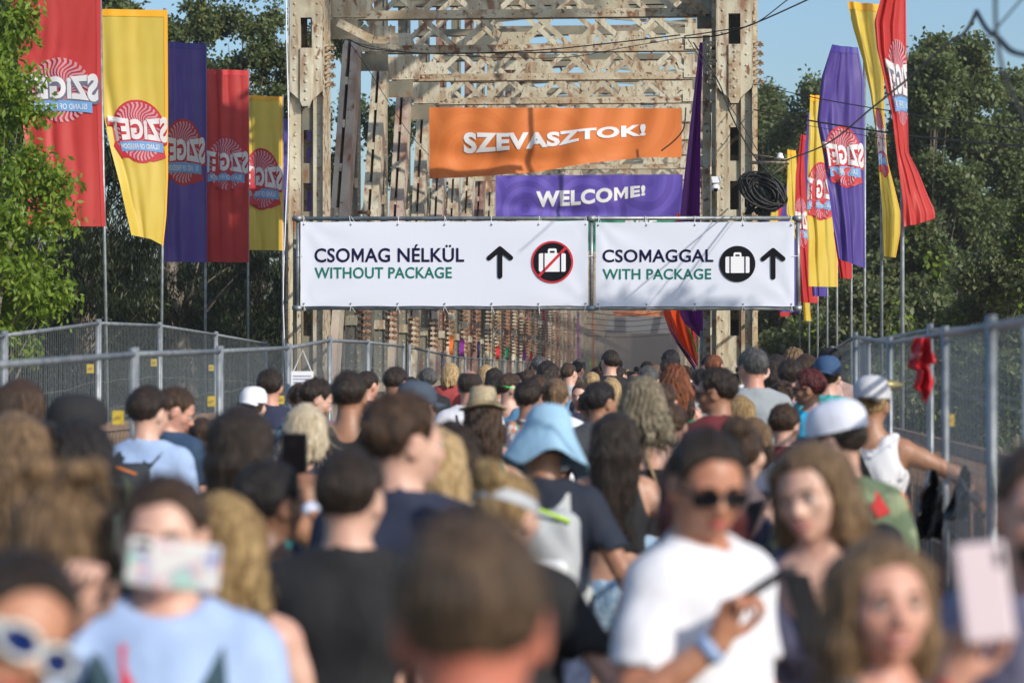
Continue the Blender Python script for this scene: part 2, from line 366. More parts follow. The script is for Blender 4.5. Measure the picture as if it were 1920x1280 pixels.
# truss sides
def side(x, inner):
    for n in range(NB+1):
        y = Y0+n*BAY; near = n < 9
        pm = [M_green, M_oxide, M_green, M_rusty, M_green, M_oxide][n % 6] if n > 3 else M_green
        p = MB()
        # post: two channels and a web behind
        p.box((x-.10, y-.20, 0), (x-.08, y+.20, ZTOP)); p.box((x+.08, y-.20, 0), (x+.10, y+.20, ZTOP))
        p.box((x-.08, y-.17, 0), (x+.08, y-.155, ZTOP))
        if inner < 0:
            p = MB(); zq = ZB+.2; p.box((x-.10, y-.20, 0), (x-.08, y+.20, zq)); p.box((x+.08, y-.20, 0), (x+.10, y+.20, zq)); p.box((x-.08, y-.17, 0), (x+.08, y-.155, zq)); p.box((x-.03, y-.03, zq), (x+.03, y+.03, ZTOP))
        post = bpart(p, 'post', pm)
        if near:
            bt = MB(); z = .4
            while z < ZB: bt.box((x-.105, y-.215, z), (x+.105, y-.202, z+.16)); z += 1.1
            bpart(bt, 'batten', M_steel, post, kind='stuff')
        rv = MB(); z = .2
        if n < 14:
            while z < ZB+.3:
                xx = x+.10*inner; rv.rivet((xx, y-.16, z), .024, (inner, 0, 0)); rv.rivet((x, y-.17, z), .018); z += .14
            bpart(rv, 'rivets', M_rusty, post, kind='stuff')
        # bolts on the inner side, low down
        if inner > 0 and n > 0:
            bl = MB(); k = 0; zz = 2.33+.06*(n % 3)
            while zz < 4.6:
                bl.tube([(x+.10, y-.05, zz), (x+.30, y-.05, zz)], .026, 5); bl.tube([(x+.23, y-.05, zz), (x+.27, y-.05, zz)], .045, 6); bl.tube([(x+.10, y-.14, zz), (x+.22, y-.30, zz)], .028, 5)
                zz += .105; k += 1
                if k % 6 == 0: zz += .12
            bpart(bl, 'bolt_rack', M_rust, post, kind='stuff')
        if n < NB:
            # main diagonal leaning away as it rises, two webs with slots between
            a = Vector((x, y+.2, .3)); b = Vector((x, y+BAY-.15, ZB+.15)); d = (b-a)
            col = (M_pink, M_steel)[n % 2] if n < 5 else (M_rusty, M_oxide, M_steel)[n % 3]
            off = Vector((.085, 0, 0))
            dg = MB(); (dg.beam(a+off, b+off, .12, .46, (1, 0, 0)), dg.beam(a-off*.8, b-off*.8, .08, .46, (1, 0, 0))) if inner > 0 else dg.beam(a, b, .16, .12, (1, 0, 0)); 
            dm = bpart(dg, 'diagonal', col)
            if near:
                bt = MB(); q = d.normalized(); cr = Vector((0, -q.z, q.y)); L = d.length; t = .3
                while t < L-.5: bt.beam(a+q*t+cr*.215-off*.1, a+q*(t+.14)+cr*.215-off*.1, .05, .02, (1, 0, 0)); bt.beam(a+q*t-cr*.215-off*.1, a+q*(t+.14)-cr*.215-off*.1, .05, .02, (1, 0, 0)); t += .8
                bpart(bt, 'batten', M_steel, dm, kind='stuff')
            # counter brace leaning the other way, lower and slimmer
            c = MB(); c.beam((x-.03, y+.2, 3.3), (x-.03, y+BAY*.5, .25), .12, .2, (1, 0, 0)); bpart(c, 'counter_brace', M_steel if n % 2 else M_rusty)
            if near:
                h = MB(); h.box((x-.09, y+.22, 4.2), (x-.05, y+BAY-.22, 4.36)); bpart(h, 'girt', M_green)
    ch = MB()
    for z0, z1, w in ((ZTOP-.1, ZTOP+.35, .24) if inner > 0 else (ZTOP-.1, ZTOP+.08, .10), (.0, .5, .22)):
        ch.box((x-w, Y0-.5, z0), (x+w, Y0+NB*BAY, z1))
    bpart(ch, 'chord', M_steel)
side(TL+.05, 1); side(TR-.02, -1)
# top lateral bracing and stringers
for n in range(NB):
    y = Y0+n*BAY; t = MB()
    t.beam((TL+.2, y+.1, ZTOP+.1), (TR-.2, y+BAY-.1, ZTOP+.1), .08, .07, (0, 0, 1)); t.beam((TR-.2, y+.1, ZTOP+.26), (TL+.2, y+BAY-.1, ZTOP+.26), .08, .07, (0, 0, 1))
    t.beam((TL+.2, y, ZTOP+.0), (TR-.2, y, ZTOP+.0), .2, .3, (0, 0, 1))
    bpart(t, 'lateral_brace', M_green)
t = MB()
for xx in (-3.6, -2.1, -.6): t.box((xx-.03, Y0+.2, ZTOP+.2), (xx+.03, Y0+NB*BAY, ZTOP+.28))
bpart(t, 'stringer', M_green)
# portal top frame ahead of the first girder: haunch strut and purple-rust stay
h = MB(); h.beam(P(634, 42, 34.6), P(700, 76, 34.6), .04, .12, (0, 1, 0)); h.beam(P(700, 76, 34.6), P(746, 77, 34.6), .04, .10, (0, 1, 0)); bpart(h, 'haunch_strut', M_rusty)
h = MB(); h.beam(P(1325, 24, 34.6), P(1278, -6, 34.6), .04, .12, (0, 1, 0)); bpart(h, 'haunch_strut', M_rusty)
# second span farther on
far = empty('far_bridge_span', (-2.1, 128, 0), 'distant second span of the bridge seen dark through the first', 'bridge')
mb = MB()
for n in range(46):
    y = 126+n*4
    for x in (TL, TR):
        mb.box((x-.2, y-.15, 0), (x+.2, y+.15, ZTOP)); mb.beam((x, y+.2, .3), (x, y+3.8, ZTOP), .2, .3, (1, 0, 0))
    mb.box((TL, y-.1, ZB+.2), (TR, y+.1, ZB+.5)); mb.box((TL, y-.1, ZTOP-.3), (TR, y+.1, ZTOP))
me = mb.mesh('truss', origin=(-2.1, 128, 0)); link('truss', me, M_rusty, far)
# ================================================================ steel tube frame and the two direction banners
SD = 31.5
sign = empty('sign_frame', P(1028, 577, SD), 'galvanised tube frame spanning the bridge entrance and holding the two white direction banners', 'frame')
so = sign.location.copy()
def spart(mb, name, m, **kw): return link(name, mb.mesh(name, True, origin=so), m, sign, **kw)
for a, b in (((548, 410), (1499, 409)), ((548, 577), (1499, 578)), ((559, 408), (559, 582)), ((1496, 406), (1497, 582)), ((1109, 407), (1109, 582))):
    mb = MB(); mb.tube([P(*a, SD), P(*b, SD)], .027, 10); spart(mb, 'tube', M_galv)
mb = MB(); mb.box(P(549, 700, SD+.35), P(557, 400, SD+.45)); 
for k in range(14): mb.rivet(P(551, 412+k*13, SD+.35), .012)
spart(mb, 'side_angle', M_green)
mb = MB()
for px in (1109, 559, 1496):
    for py in (410, 578): c = P(px, py, SD); mb.box((c.x-.05, c.y-.05, c.z-.035), (c.x+.05, c.y+.05, c.z+.035))
spart(mb, 'clamp', M_galv)
mb = MB()
for px in (600, 700, 1200, 1440):
    mb.tube([P(px, 410, SD), P(px, 410, SD+2.3)], .024, 8); mb.tube([P(px, 578, SD), P(px, 578, SD+2.3)], .024, 8)
spart(mb, 'stand_off_tube', M_galv)
def flat_banner(px0, px1, py0, py1, label, seed):
    rnd = random.Random(seed); a = P(px0, py0, SD); b = P(px1, py1, SD)
    def S(u, v, o=0):
        # taut vinyl: slight tension creases from the corners
        e = 0
        for (cu, cv, ang) in ((0, 0, .62), (1, 0, -.5), (0, 1, -.7), (1, 1, .7)):
            du, dv = (u-cu)*(px1-px0)/170, (v-cv)*1.0; r = math.hypot(du, dv); th = math.atan2(abs(dv), abs(du)+1e-6)
            e += .008*math.exp(-r/.6)*sin(th*9+seed)
        e += .005*sin(u*9+seed)*sin(v*3)
        edge = .008*abs(sin(pi*u*(px1-px0)/88))*(abs(2*v-1)**8)
        z = a.z+(b.z-a.z)*v + (edge if v > .5 else -edge)
        return (a.x+(b.x-a.x)*u, SD-.045+e-o, z)
    o = empty('direction_banner', (a.x, SD-.05, b.z), label, 'banner'); oo = o.location.copy()
    n, m_ = 60, 16; V = [S(i/n, j/m_) for j in range(m_+1) for i in range(n+1)]; mb = MB(); mb.v = list(V)
    for j in range(m_):
        for i in range(n): q = j*(n+1)+i; mb.f.append((q, q+n+1, q+n+2, q+1))
    mb.v += [(x, y+.003, z) for x, y, z in V]; k = len(V)
    for j in range(m_):
        for i in range(n): q = k+j*(n+1)+i; mb.f.append((q, q+1, q+n+2, q+n+1))
    link('cloth', mb.mesh('cloth', True, origin=oo), M_vinyl, o)
    tie = MB(); gr = MB(); cnt = int((px1-px0)/88)
    for i in range(cnt+1):
        px = px0+5+(px1-px0-10)*i/cnt
        for py, t in ((py0, 410), (py1, 578)):
            q = 5 if py == py0 else -5
            tie.tube([P(px, py+q, SD-.055), P(px+rnd.uniform(-3, 3), t+(-5 if py == py0 else 5), SD-.03)], .004, 4); tie.tube([P(px, t-4, SD-.03), P(px+rnd.uniform(-4, 9), t+rnd.uniform(4, 11), SD-.04)], .003, 4)
            c = P(px, py+q, SD-.053); gr.rivet(c, .013)
    for py in (480,):
        for px, t in ((px0, px0-8), (px1, px1+8)): tie.tube([P(px+(3 if px == px0 else -3), py, SD-.06), P(t, py, SD-.03)], .004, 4)
    link('cable_tie', tie.mesh('cable_tie', origin=oo), M_white, o, kind='stuff'); link('eyelet', gr.mesh('eyelet', origin=oo), M_galv, o, kind='stuff')
    def U(px): return (px-px0)/(px1-px0)
    def Vv(py): return (py-py0)/(py1-py0)
    return o, oo, S, U, Vv
def flat_text(b, s, x0, x1, y0, y1, m, off):
    o, oo, S, U, Vv = b; pts, fs, a = text_mesh(s, off, .25); mb = MB()
    mb.v = [tuple(Vector(S(U(x0+(x1-x0)*x), Vv(y1+(y0-y1)*y), .006))-oo) for x, y in pts]; mb.f = fs
    link('lettering', mb.mesh('lettering'), m, o)
def flat_poly(b, polys, m, name, o_=.006):
    o, oo, S, U, Vv = b; bm = bmesh.new()
    for poly in polys:
        bm.faces.new([bm.verts.new(Vector(S(U(x), Vv(y), o_*1.5+.003))-oo) for x, y in poly])
    bmesh.ops.triangulate(bm, faces=bm.faces[:]); me = bpy.data.meshes.new(name); bm.to_mesh(me); bm.free(); link(name, me, m, o)
def rbox(x0, y0, x1, y1, r, n=5):
    pts = []
    for cx, cy, a0 in ((x1-r, y1-r, 0), (x0+r, y1-r, 90), (x0+r, y0+r, 180), (x1-r, y0+r, 270)):
        for k in range(n+1): a = R(a0+90*k/n); pts.append((cx+r*cos(a), cy+r*sin(a)))
    return pts
def bar(x0, y0, x1, y1, w, n=6):
    a = math.atan2(y1-y0, x1-x0); pts = []
    for k in range(n+1): t = a-pi/2+pi*k/n; pts.append((x1+w*cos(t), y1+w*sin(t)))
    for k in range(n+1): t = a+pi/2+pi*k/n; pts.append((x0+w*cos(t), y0+w*sin(t)))
    return pts
def ring(cx, cy, r, n=40): return [(cx+r*cos(2*pi*k/n), cy+r*sin(2*pi*k/n)) for k in range(n)]
def arrow(b, cx, y0, y1, hw, w):
    flat_poly(b, [bar(cx, y0+w, cx, y1-w, w)], M_black, 'arrow_shaft', .0062); flat_poly(b, [bar(cx, y0+w, cx-hw, y0+w+hw*.85, w)], M_black, 'arrow_head', .0070); flat_poly(b, [bar(cx, y0+w, cx+hw, y0+w+hw*.85, w)], M_black, 'arrow_head', .0078)
def suitcase(b, cx, cy, w, h, m_case):
    x0, x1, y0, y1 = cx-w/2, cx+w/2, cy-h*.42, cy+h*.5
    flat_poly(b, [rbox(cx-w*.165, y0-h*.24, cx+w*.165, y0+h*.2, 3.4)], M_white, 'case_handle', .0085)
    flat_poly(b, [rbox(cx-w*.09, y0-h*.12, cx+w*.09, y0-.6, 1.2)], M_black, 'handle_gap', .0093)
    flat_poly(b, [rbox(x0, y0, x1, y1, 3.2)], m_case, 'suitcase_symbol', .0100)
    for x in (x0+w*.19, x1-w*.19): flat_poly(b, [[(x-1.3, y0), (x+1.3, y0), (x+1.3, y1), (x-1.3, y1)]], M_ink, 'case_strap', .0108)
b1 = flat_banner(565, 1103, 416, 574, 'white direction banner reading CSOMAG NÉLKÜL / WITHOUT PACKAGE beside a crossed out suitcase', 3)
flat_text(b1, 'CSOMAG NÉLKÜL', 591, 872, 459, 492, M_ink, .018)
flat_text(b1, 'WITHOUT PACKAGE', 591, 849, 501, 522, M_teal, .016)
arrow(b1, 939, 463, 523, 20, 4.6)
flat_poly(b1, [ring(1036.5, 492.5, 39)], M_redp, 'ring_mark', .006); flat_poly(b1, [ring(1036.5, 492.5, 35.5)], M_black, 'disc_mark', .0072)
suitcase(b1, 1036.5, 492, 50, 37, M_white); flat_poly(b1, [bar(1012, 518, 1061, 467, 2.6)], M_redp, 'slash_mark', .012)
b2 = flat_banner(1117, 1489, 417, 575, 'white direction banner reading CSOMAGGAL / WITH PACKAGE with a suitcase and an arrow', 5)
flat_text(b2, 'CSOMAGGAL', 1130, 1338, 468, 492, M_ink, .018)
flat_text(b2, 'WITH PACKAGE', 1130, 1334, 504, 524, M_teal, .016)
flat_poly(b2, [ring(1383, 495.5, 33.5)], M_black, 'disc_mark', .0072); suitcase(b2, 1383, 496, 45, 33, M_white)
arrow(b2, 1449.5, 466, 525, 18.5, 4.6)
# ================================================================ cloth banners and flags
def interp(pts, t):
    xs = [p[0] for p in pts]; ys = [p[1] for p in pts]; return float(np.interp(t, xs, ys))
def grid_cloth(S, n, m_, name, m, parent, thick=.004, **kw):
    V = [tuple(S(i/n, j/m_)) for j in range(m_+1) for i in range(n+1)]; mb = MB(); mb.v = list(V)
    for j in range(m_):
        for i in range(n): q = j*(n+1)+i; mb.f.append((q, q+n+1, q+n+2, q+1))
    return mb.build(name, m, parent, smooth=True, **kw)
M_cloth = {
 'red': mat('red_flag_cloth', (.62, .045, .04), .55, trans=.35, noise=[((.55, .03, .03), 1.5, one, .4, .6)]),
 'yellow': mat('yellow_flag_cloth', (.80, .60, .10), .5, trans=.35, noise=[((.78, .56, .08), 1.5, one, .4, .6)]),
 'purple': mat('blue_violet_flag_cloth', (.10, .065, .32), .42, trans=.3, noise=[((.085, .05, .28), 1.5, one, .4, .6)]),
 'faded': mat('faded_red_cloth', (.66, .065, .055), .5, trans=.38, noise=[((.62, .045, .04), 1.0, (1, 1, .4), .4, .6)]), 'hem_faded': mat('faded_red_hem', (.50, .03, .03), .55),
 'hem_red': mat('red_hem', (.50, .015, .018), .55), 'hem_yellow': mat('amber_hem', (.78, .38, .01), .5), 'hem_purple': mat('violet_hem', (.045, .03, .25), .5)}
M_logo_red = mat('logo_red', (.55, .02, .035), .5, trans=.25); M_logo_pink = mat('logo_pale_swirl', (.62, .30, .36), .5, trans=.25); M_logo_white = mat('logo_white', (.75, .73, .74), .5, trans=.2); M_logo_blue = mat('logo_ribbon_blue', (.16, .36, .66), .5, trans=.2); M_logo_dark = mat('logo_shadow_grey', (.12, .12, .18), .5)
def logo(S, aspect, cu, cv, ru, parent, outline):
    """festival mark, seen from the back of the cloth and so reversed; aspect = cloth length/width"""
    def uv(x, y): return (min(.99, max(.01, cu-x*ru)), cv-y*ru/aspect)          # x right as printed, y up; reversed
    def dec(pts, fs, nm, m, o): decal(lambda u, v: Vector(S(u, v))+Vector((0, -o, 0)), [uv(x, y) for x, y in pts], fs, nm, m, parent)
    def blob(poly, nm, m, o):
        n = len(poly); c = (sum(p[0] for p in poly)/n, sum(p[1] for p in poly)/n); pts = [c]
        for k in (.35, .7, 1): pts += [(c[0]+(p[0]-c[0])*k, c[1]+(p[1]-c[1])*k) for p in poly]
        fs = [(0, 1+i, 1+(i+1) % n) for i in range(n)]
        for l in range(2): fs += [(1+l*n+i, 1+(l+1)*n+i, 1+(l+1)*n+(i+1) % n, 1+l*n+(i+1) % n) for i in range(n)]
        dec(pts, fs, nm, m, o)
    if outline:
        blob([(1.06*cos(a), 1.06*sin(a)) for a in np.linspace(0, 2*pi, 36, endpoint=False)], 'logo_backing', M_logo_red, .010)
        blob([(-1.1, -.85), (-.5, -1.0), (0, -.9), (.9, -.9), (1.15, -.5), (1.0, -.2), (-.9, -.25)], 'logo_backing', M_logo_red, .013)
    N = 34; pts = []; fs = []; K = 8
    for i in range(N):
        for k in range(K+1):
            r = .08+.9*k/K; w = .13*sin(r*9)+.15*r
            a0 = 2*pi*i/N+w; a1 = a0+pi/N*1.05
            pts += [(r*cos(a0), r*sin(a0)), (r*cos(a1), r*sin(a1))]
        b = i*(K+1)*2; fs += [(b+2*k, b+2*k+1, b+2*k+3, b+2*k+2) for k in range(K)]
    dec(pts, fs, 'logo_swirl', M_logo_pink, .017)
    for s_, off, m, o, nm in (('SZiGET', .085, M_logo_red if outline else M_logo_dark, .021, 'logo_shadow'), ('SZiGET', .05, M_logo_white, .026, 'lettering')):
        tp, tf, a = text_mesh(s_, off, .1); g = .05 if off > .05 else 0
        pts = []
        for x, y in tp:
            X = -1.18-g+(2.36+2*g)*x; e = 1+.35*abs(X/1.2)**2; pts.append((X, (y-.5)*.68*e+.0+(.05 if nm == 'logo_shadow' else .07)-(.06 if nm == 'logo_shadow' else 0)))
        dec(pts, tf, nm, m, o)
    rb = [(-.95+1.9*t, -.40+.05*cos(3*(t-.5))) for t in np.linspace(0, 1, 9)]+[(.95-1.9*t, -.66+.05*cos(3*(t-.5))) for t in np.linspace(0, 1, 9)]
    pts = []; fs = []
    for i in range(9):
        t = i/8; c = .06*cos(3*(t-.5)); pts += [(-.98+1.96*t, -.38+c), (-.98+1.96*t, -.70+c)]
    fs = [(2*i, 2*i+1, 2*i+3, 2*i+2) for i in range(8)]; dec(pts, fs, 'logo_ribbon', M_logo_blue, .024)
    tp, tf, a = text_mesh('ISLAND OF FREEDOM', .012, .1); dec([(-.82+1.64*x, -.50-.14+.17*y+.05) for x, y in tp], tf, 'lettering', M_logo_white, .029)
def flag(color, d, polex, topy, boty, left, right, label, lg=None, outline=True, group=None, seed=0, fold=1.0, foldpos=None, dirn=-1, Wd=1.08, detail=True, hang=None, poleb=None):
    """left/right: photo outlines [(y,x)...] of the cloth; its true width sets how far the free edge swings in depth"""
    rnd = random.Random(seed+17); top = P(polex, topy-2, d); o = empty('festival_flag', (top.x, d, rise(d) if d < 34 else 0), label, 'flag', group)
    L = (boty-topy); ph = [rnd.uniform(0, 6) for _ in range(6)]
    poleside = 1 if dirn < 0 else 0
    def S(u, v):
        y = topy+L*v; xl, xr = interp(left, y), interp(right, y); w = (xr-xl)*d/FPX
        sw = math.sqrt(max(0, Wd*Wd-w*w)); t = (1-u) if dirn < 0 else u
        # the cloth folds in depth instead of shrinking
        nf = 1.5+.8*sin(ph[0]); fo = min(.5, sw/6)*sin(t*pi*nf*1.6+ph[1]+v*1.7)*t*.6+fold*.035*sin(u*13+ph[2]+v*3)*(.3+v)*t+fold*.018*sin(u*25+v*6*sin(ph[3])+ph[4])*t+fold*.012*sin(v*22+u*14+ph[5])*t
        hb = 0 if hang is None else interp(hang, u)*v**6
        q = P(xl+(xr-xl)*u, y+hb, d)
        return Vector((q.x, q.y-.03-abs(fo)-sw*.22*t, q.z))
    oo = o.location.copy()
    def Sl(u, v): return S(u, v)-oo
    n, m_ = (34, 60) if detail else (10, 16)
    grid_cloth(Sl, n, m_, 'cloth', M_cloth[color], o)
    if detail:
        hm = 'hem_'+color; V = []
        decal(lambda u, v: Sl(u, v)+Vector((0, -.008, 0)), [(u, v) for v in (0, .014, .03) for u in np.linspace(0, 1, 20)], [(i, i+20, i+21, i+1) for i in range(19)]+[(i+20, i+40, i+41, i+21) for i in range(19)], 'hem', M_cloth[hm], o)
        ue = (.95, 1) if dirn < 0 else (0, .05)
        decal(lambda u, v: Sl(u, v)+Vector((0, -.008, 0)), [(u, v) for v in np.linspace(.03, 1, 40) for u in ue], [(2*i, 2*i+2, 2*i+3, 2*i+1) for i in range(39)], 'hem', M_cloth[hm], o)
    if lg and detail: logo(Sl, L*d/FPX/Wd, lg[0], lg[1], lg[2], o, outline)
    bx = poleb if poleb is not None else polex
    pb = P(bx, 697, d); bz = (rise(d) if d < 34 else -.06)-.25
    mb = MB(); tp = P(polex, topy-4, d+.03); bt = Vector((tp.x+(pb.x-tp.x)*1.1, d+.03, bz)); mb.tube([bt-oo, tp-oo], .022, 8); mb.build('pole', M_galv, o, smooth=True)
    return o
flag('faded', 31.7, 187, -47, 425, [(-47, 16), (100, 36), (200, 44), (300, 58), (425, 60)], [(-47, 190), (150, 190), (250, 192), (330, 195), (425, 199)], 'faded red flag nearest on the left, its lower half behind the bright green branch', (.50, .46, .40), False, seed=1, fold=.7, hang=[(0, 6), (.5, 0), (1, 0)], poleb=203)
flag('yellow', 34.8, 309, 20, 451, [(12, 183), (60, 184), (130, 188), (210, 199), (280, 214), (350, 234), (440, 254), (451, 256)], [(20, 315), (200, 316), (330, 316), (400, 313), (451, 307)], 'yellow flag on the left with its bottom corner drawn to the pole', (.53, .53, .40), True, seed=2, fold=.5, hang=[(0, -8), (.6, -2), (1, 10)], poleb=300)
flag('purple', 36.6, 385, 83, 492, [(83, 318), (300, 316), (492, 311)], [(83, 387), (492, 389)], 'dark blue violet flag in the shade beside the yellow one', (.45, .50, .44), True, seed=3, fold=.6)
flag('red', 41.7, 465, 133, 492, [(133, 389), (492, 387)], [(133, 467), (492, 467)], 'deep red flag in dappled shade between the blue violet and the small yellow flag', (.50, .49, .42), True, seed=4, fold=.5)
flag('yellow', 44.9, 530, 182, 470, [(182, 468), (470, 470)], [(182, 530), (470, 531)], 'yellow flag half hidden by willow leaves beside the left end post', (.40, .54, .50), True, seed=5, fold=.5)
flag('purple', 48.5, 542, 225, 490, [(225, 533), (490, 531)], [(225, 600), (490, 600)], 'blue violet flag showing as a thin strip behind the left end post', None, seed=6, fold=.5)
flag('faded', 24.9, 1692, -72, 428, [(-72, 1660), (0, 1648), (50, 1634), (100, 1638), (150, 1650), (220, 1665), (300, 1676), (380, 1688), (428, 1690)], [(-72, 1697), (100, 1699), (200, 1701), (290, 1703), (330, 1722), (380, 1740), (410, 1752), (428, 1752)], 'big twisted red flag nearest on the right, lower corner blown out', (.70, .46, .42), False, seed=11, fold=1.3, hang=[(0, 0), (.4, -5), (1, -18)])
flag('yellow', 31.5, 1653, 10, 483, [(10, 1586), (60, 1597), (120, 1615), (180, 1628), (250, 1638), (330, 1645), (400, 1651), (483, 1653)], [(10, 1655), (200, 1657), (300, 1663), (350, 1676), (400, 1688), (440, 1687), (483, 1679)], 'amber yellow flag twisted into a narrow strip beside the big red one on the right', (.45, .55, .40), True, seed=12, fold=1.2)
flag('purple', 35.8, 1621, 90, 503, [(90, 1557), (150, 1538), (230, 1530), (300, 1543), (400, 1556), (503, 1568)], [(90, 1608), (150, 1620), (503, 1622)], 'shiny blue violet flag on the right with the whole reversed emblem showing', (.50, .50, .40), True, seed=13, fold=1.5, hang=[(0, -16), (1, 0)])
flag('red', 38.6, 1596, 140, 523, [(140, 1575), (350, 1572), (440, 1560), (523, 1573)], [(140, 1597), (523, 1597)], 'red flag mostly hidden behind the shiny blue violet one', None, seed=14, fold=1)
flag('yellow', 42.1, 1569, 182, 538, [(182, 1517), (250, 1515), (330, 1512), (400, 1510), (450, 1513), (538, 1514)], [(182, 1569), (538, 1570)], 'bright yellow flag with red emblem behind the blue violet one on the right', (.45, .50, .44), True, seed=15, fold=1)
flag('purple', 47, 1551, 215, 556, [(215, 1513), (300, 1506), (400, 1512), (556, 1522)], [(215, 1551), (556, 1551)], 'blue violet flag squeezed between the yellow flag and a red one on the right', None, seed=16, fold=1)
flag('red', 51, 1533, 255, 568, [(255, 1500), (330, 1490), (420, 1488), (568, 1500)], [(255, 1514), (330, 1516), (568, 1534)], 'red flag with white lettering just right of the direction banner', (.35, .52, .48), True, seed=17, fold=1)
flag('yellow', 56, 1517, 283, 602, [(283, 1475), (400, 1474), (480, 1500), (602, 1506)], [(283, 1492), (400, 1500), (602, 1521)], 'amber flag running down behind the right end of the direction banner', None, seed=18, fold=1)
cyc = ['purple', 'red', 'yellow']
for i in range(17):
    d = 61+i*5.0; c = cyc[i % 3]; X = 3.25+.004*(d-60); px = VX+X*FPX/d; zt = 4.75; zbm = 1.5
    ty = VY-zt*FPX/d; by = VY-zbm*FPX/d; w = FPX/d*.62; k = random.Random(i).uniform(.6, 1.15)
    flag(c, d, px, ty, by, [(ty, px-w*.55), ((ty+by)/2, px-w*k), (by, px-w*.8*k)], [(ty, px), (by, px)], {'purple': 'blue violet', 'red': 'red', 'yellow': 'yellow'}[c]+' flag far off in the right hand row beyond the bridge post', None, seed=30+i, detail=False, group='far '+c+' flags in the right hand row')
# ---- orange and purple greeting banners hung across the bridge
def waves_mat(name, c1, c2):
    m = bpy.data.materials.new(name); m.use_nodes = True; n = m.node_tree; b = n.nodes['Principled BSDF']; L = n.links.new; b.inputs['Roughness'].default_value = .6
    tc = n.nodes.new('ShaderNodeTexCoord'); v = n.nodes.new('ShaderNodeTexVoronoi'); v.feature = 'F1'; v.inputs['Scale'].default_value = .62; L(tc.outputs['Object'], v.inputs['Vector'])
    mu = n.nodes.new('ShaderNodeMath'); mu.operation = 'MULTIPLY'; mu.inputs[1].default_value = 34; L(v.outputs['Distance'], mu.inputs[0])
    si = n.nodes.new('ShaderNodeMath'); si.operation = 'SINE'; L(mu.outputs[0], si.inputs[0])
    r = n.nodes.new('ShaderNodeMapRange'); r.inputs[1].default_value = -.15; r.inputs[2].default_value = .15; L(si.outputs[0], r.inputs[0])
    x = n.nodes.new('ShaderNodeMix'); x.data_type = 'RGBA'; x.inputs[6].default_value = (*c1, 1); x.inputs[7].default_value = (*c2, 1); L(r.outputs[0], x.inputs[0]); L(x.outputs[2], b.inputs['Base Color'])
    return m
def hung(px0, px1, top, bot, d, label, m, text, tx, name='greeting_banner', seed=0, letter=M_white):
    rnd = random.Random(seed); a = P(px0, interp(top, px0), d); o = empty(name, (a.x, d-.15, a.z), label, 'banner'); oo = o.location.copy()
    def S(u, v, off=0):
        px = px0+(px1-px0)*u; py = interp(top, px)+(interp(bot, px)-interp(top, px))*v
        f = .05*sin(u*21+1+seed+v*1.5)*(.4+v*.6)+.022*sin(u*47+v*3)*(1-v*.5)+.10*math.exp(-((v-.62-.25*sin(u*2.6))/.16)**2)*math.exp(-((u-.33)/.3)**2)+.12*v*sin(u*5+seed)
        q = P(px, py, d); return Vector((q.x, d-.15+f-off, q.z))-oo
    grid_cloth(lambda u, v: S(u, v), 120, 30, 'cloth', m, o)
    if text: text_on(lambda u, v: S(u, v, .014), text, 0, 1, 0, 1, 'lettering', letter, o, off=.035, cut=.05, warp=None) if tx is None else None
    if text and tx:
        x0, x1, tt, bb = tx; pts, fs, asp = text_mesh(text, .045, .05); uv = []
        for x, y in pts:
            px = x0+(x1-x0)*x; py = interp(tt, px)*(y)+interp(bb, px)*(1-y); t_, b_ = interp(top, px), interp(bot, px); uv.append(((px-px0)/(px1-px0), (py-t_)/(b_-t_)))
        decal(lambda u, v: S(u, v, .014), uv, fs, 'lettering', letter, o)
    return o
M_or = waves_mat('orange_banner_print', (.62, .165, .03), (.655, .185, .037)); M_pu = waves_mat('violet_banner_print', (.115, .075, .42), (.085, .05, .33)); M_gr = waves_mat('green_banner_print', (.04, .28, .17), (.03, .22, .14))
hung(806, 1278, [(806, 203), (1278, 205)], [(806, 336), (870, 333), (930, 330), (1000, 325), (1100, 309), (1200, 297), (1278, 296)], 46.0, 'orange banner reading SZEVASZTOK! hung across the bridge', M_or, 'SZEVASZTOK!', (870, 1211, [(870, 249), (950, 251), (1040, 249), (1100, 243), (1211, 234)], [(870, 289), (950, 284), (1000, 281), (1050, 275), (1100, 264), (1211, 256)]), seed=2)
hung(930, 1280, [(930, 330), (1280, 328)], [(930, 415), (1280, 408)], 61.1, 'violet banner reading WELCOME! hung below the orange one', M_pu, 'WELCOME!', (1006, 1210, [(1006, 360), (1100, 356), (1150, 352), (1210, 348)], [(1006, 390), (1080, 386), (1140, 380), (1210, 367)]), seed=4)
hung(1040, 1272, [(1040, 404), (1150, 404), (1200, 402), (1272, 403)], [(1040, 470), (1272, 470)], 76, 'green banner whose top edge shows just above the direction banner', M_gr, 'AME', (1168, 1232, [(1168, 402.5), (1232, 402)], [(1168, 426), (1232, 425)]), seed=6)
hung(1150, 1262, [(1150, 583), (1262, 583)], [(1150, 592), (1262, 593)], 118, 'small orange and violet banner deep inside the bridge', M_or, None, None, seed=8)
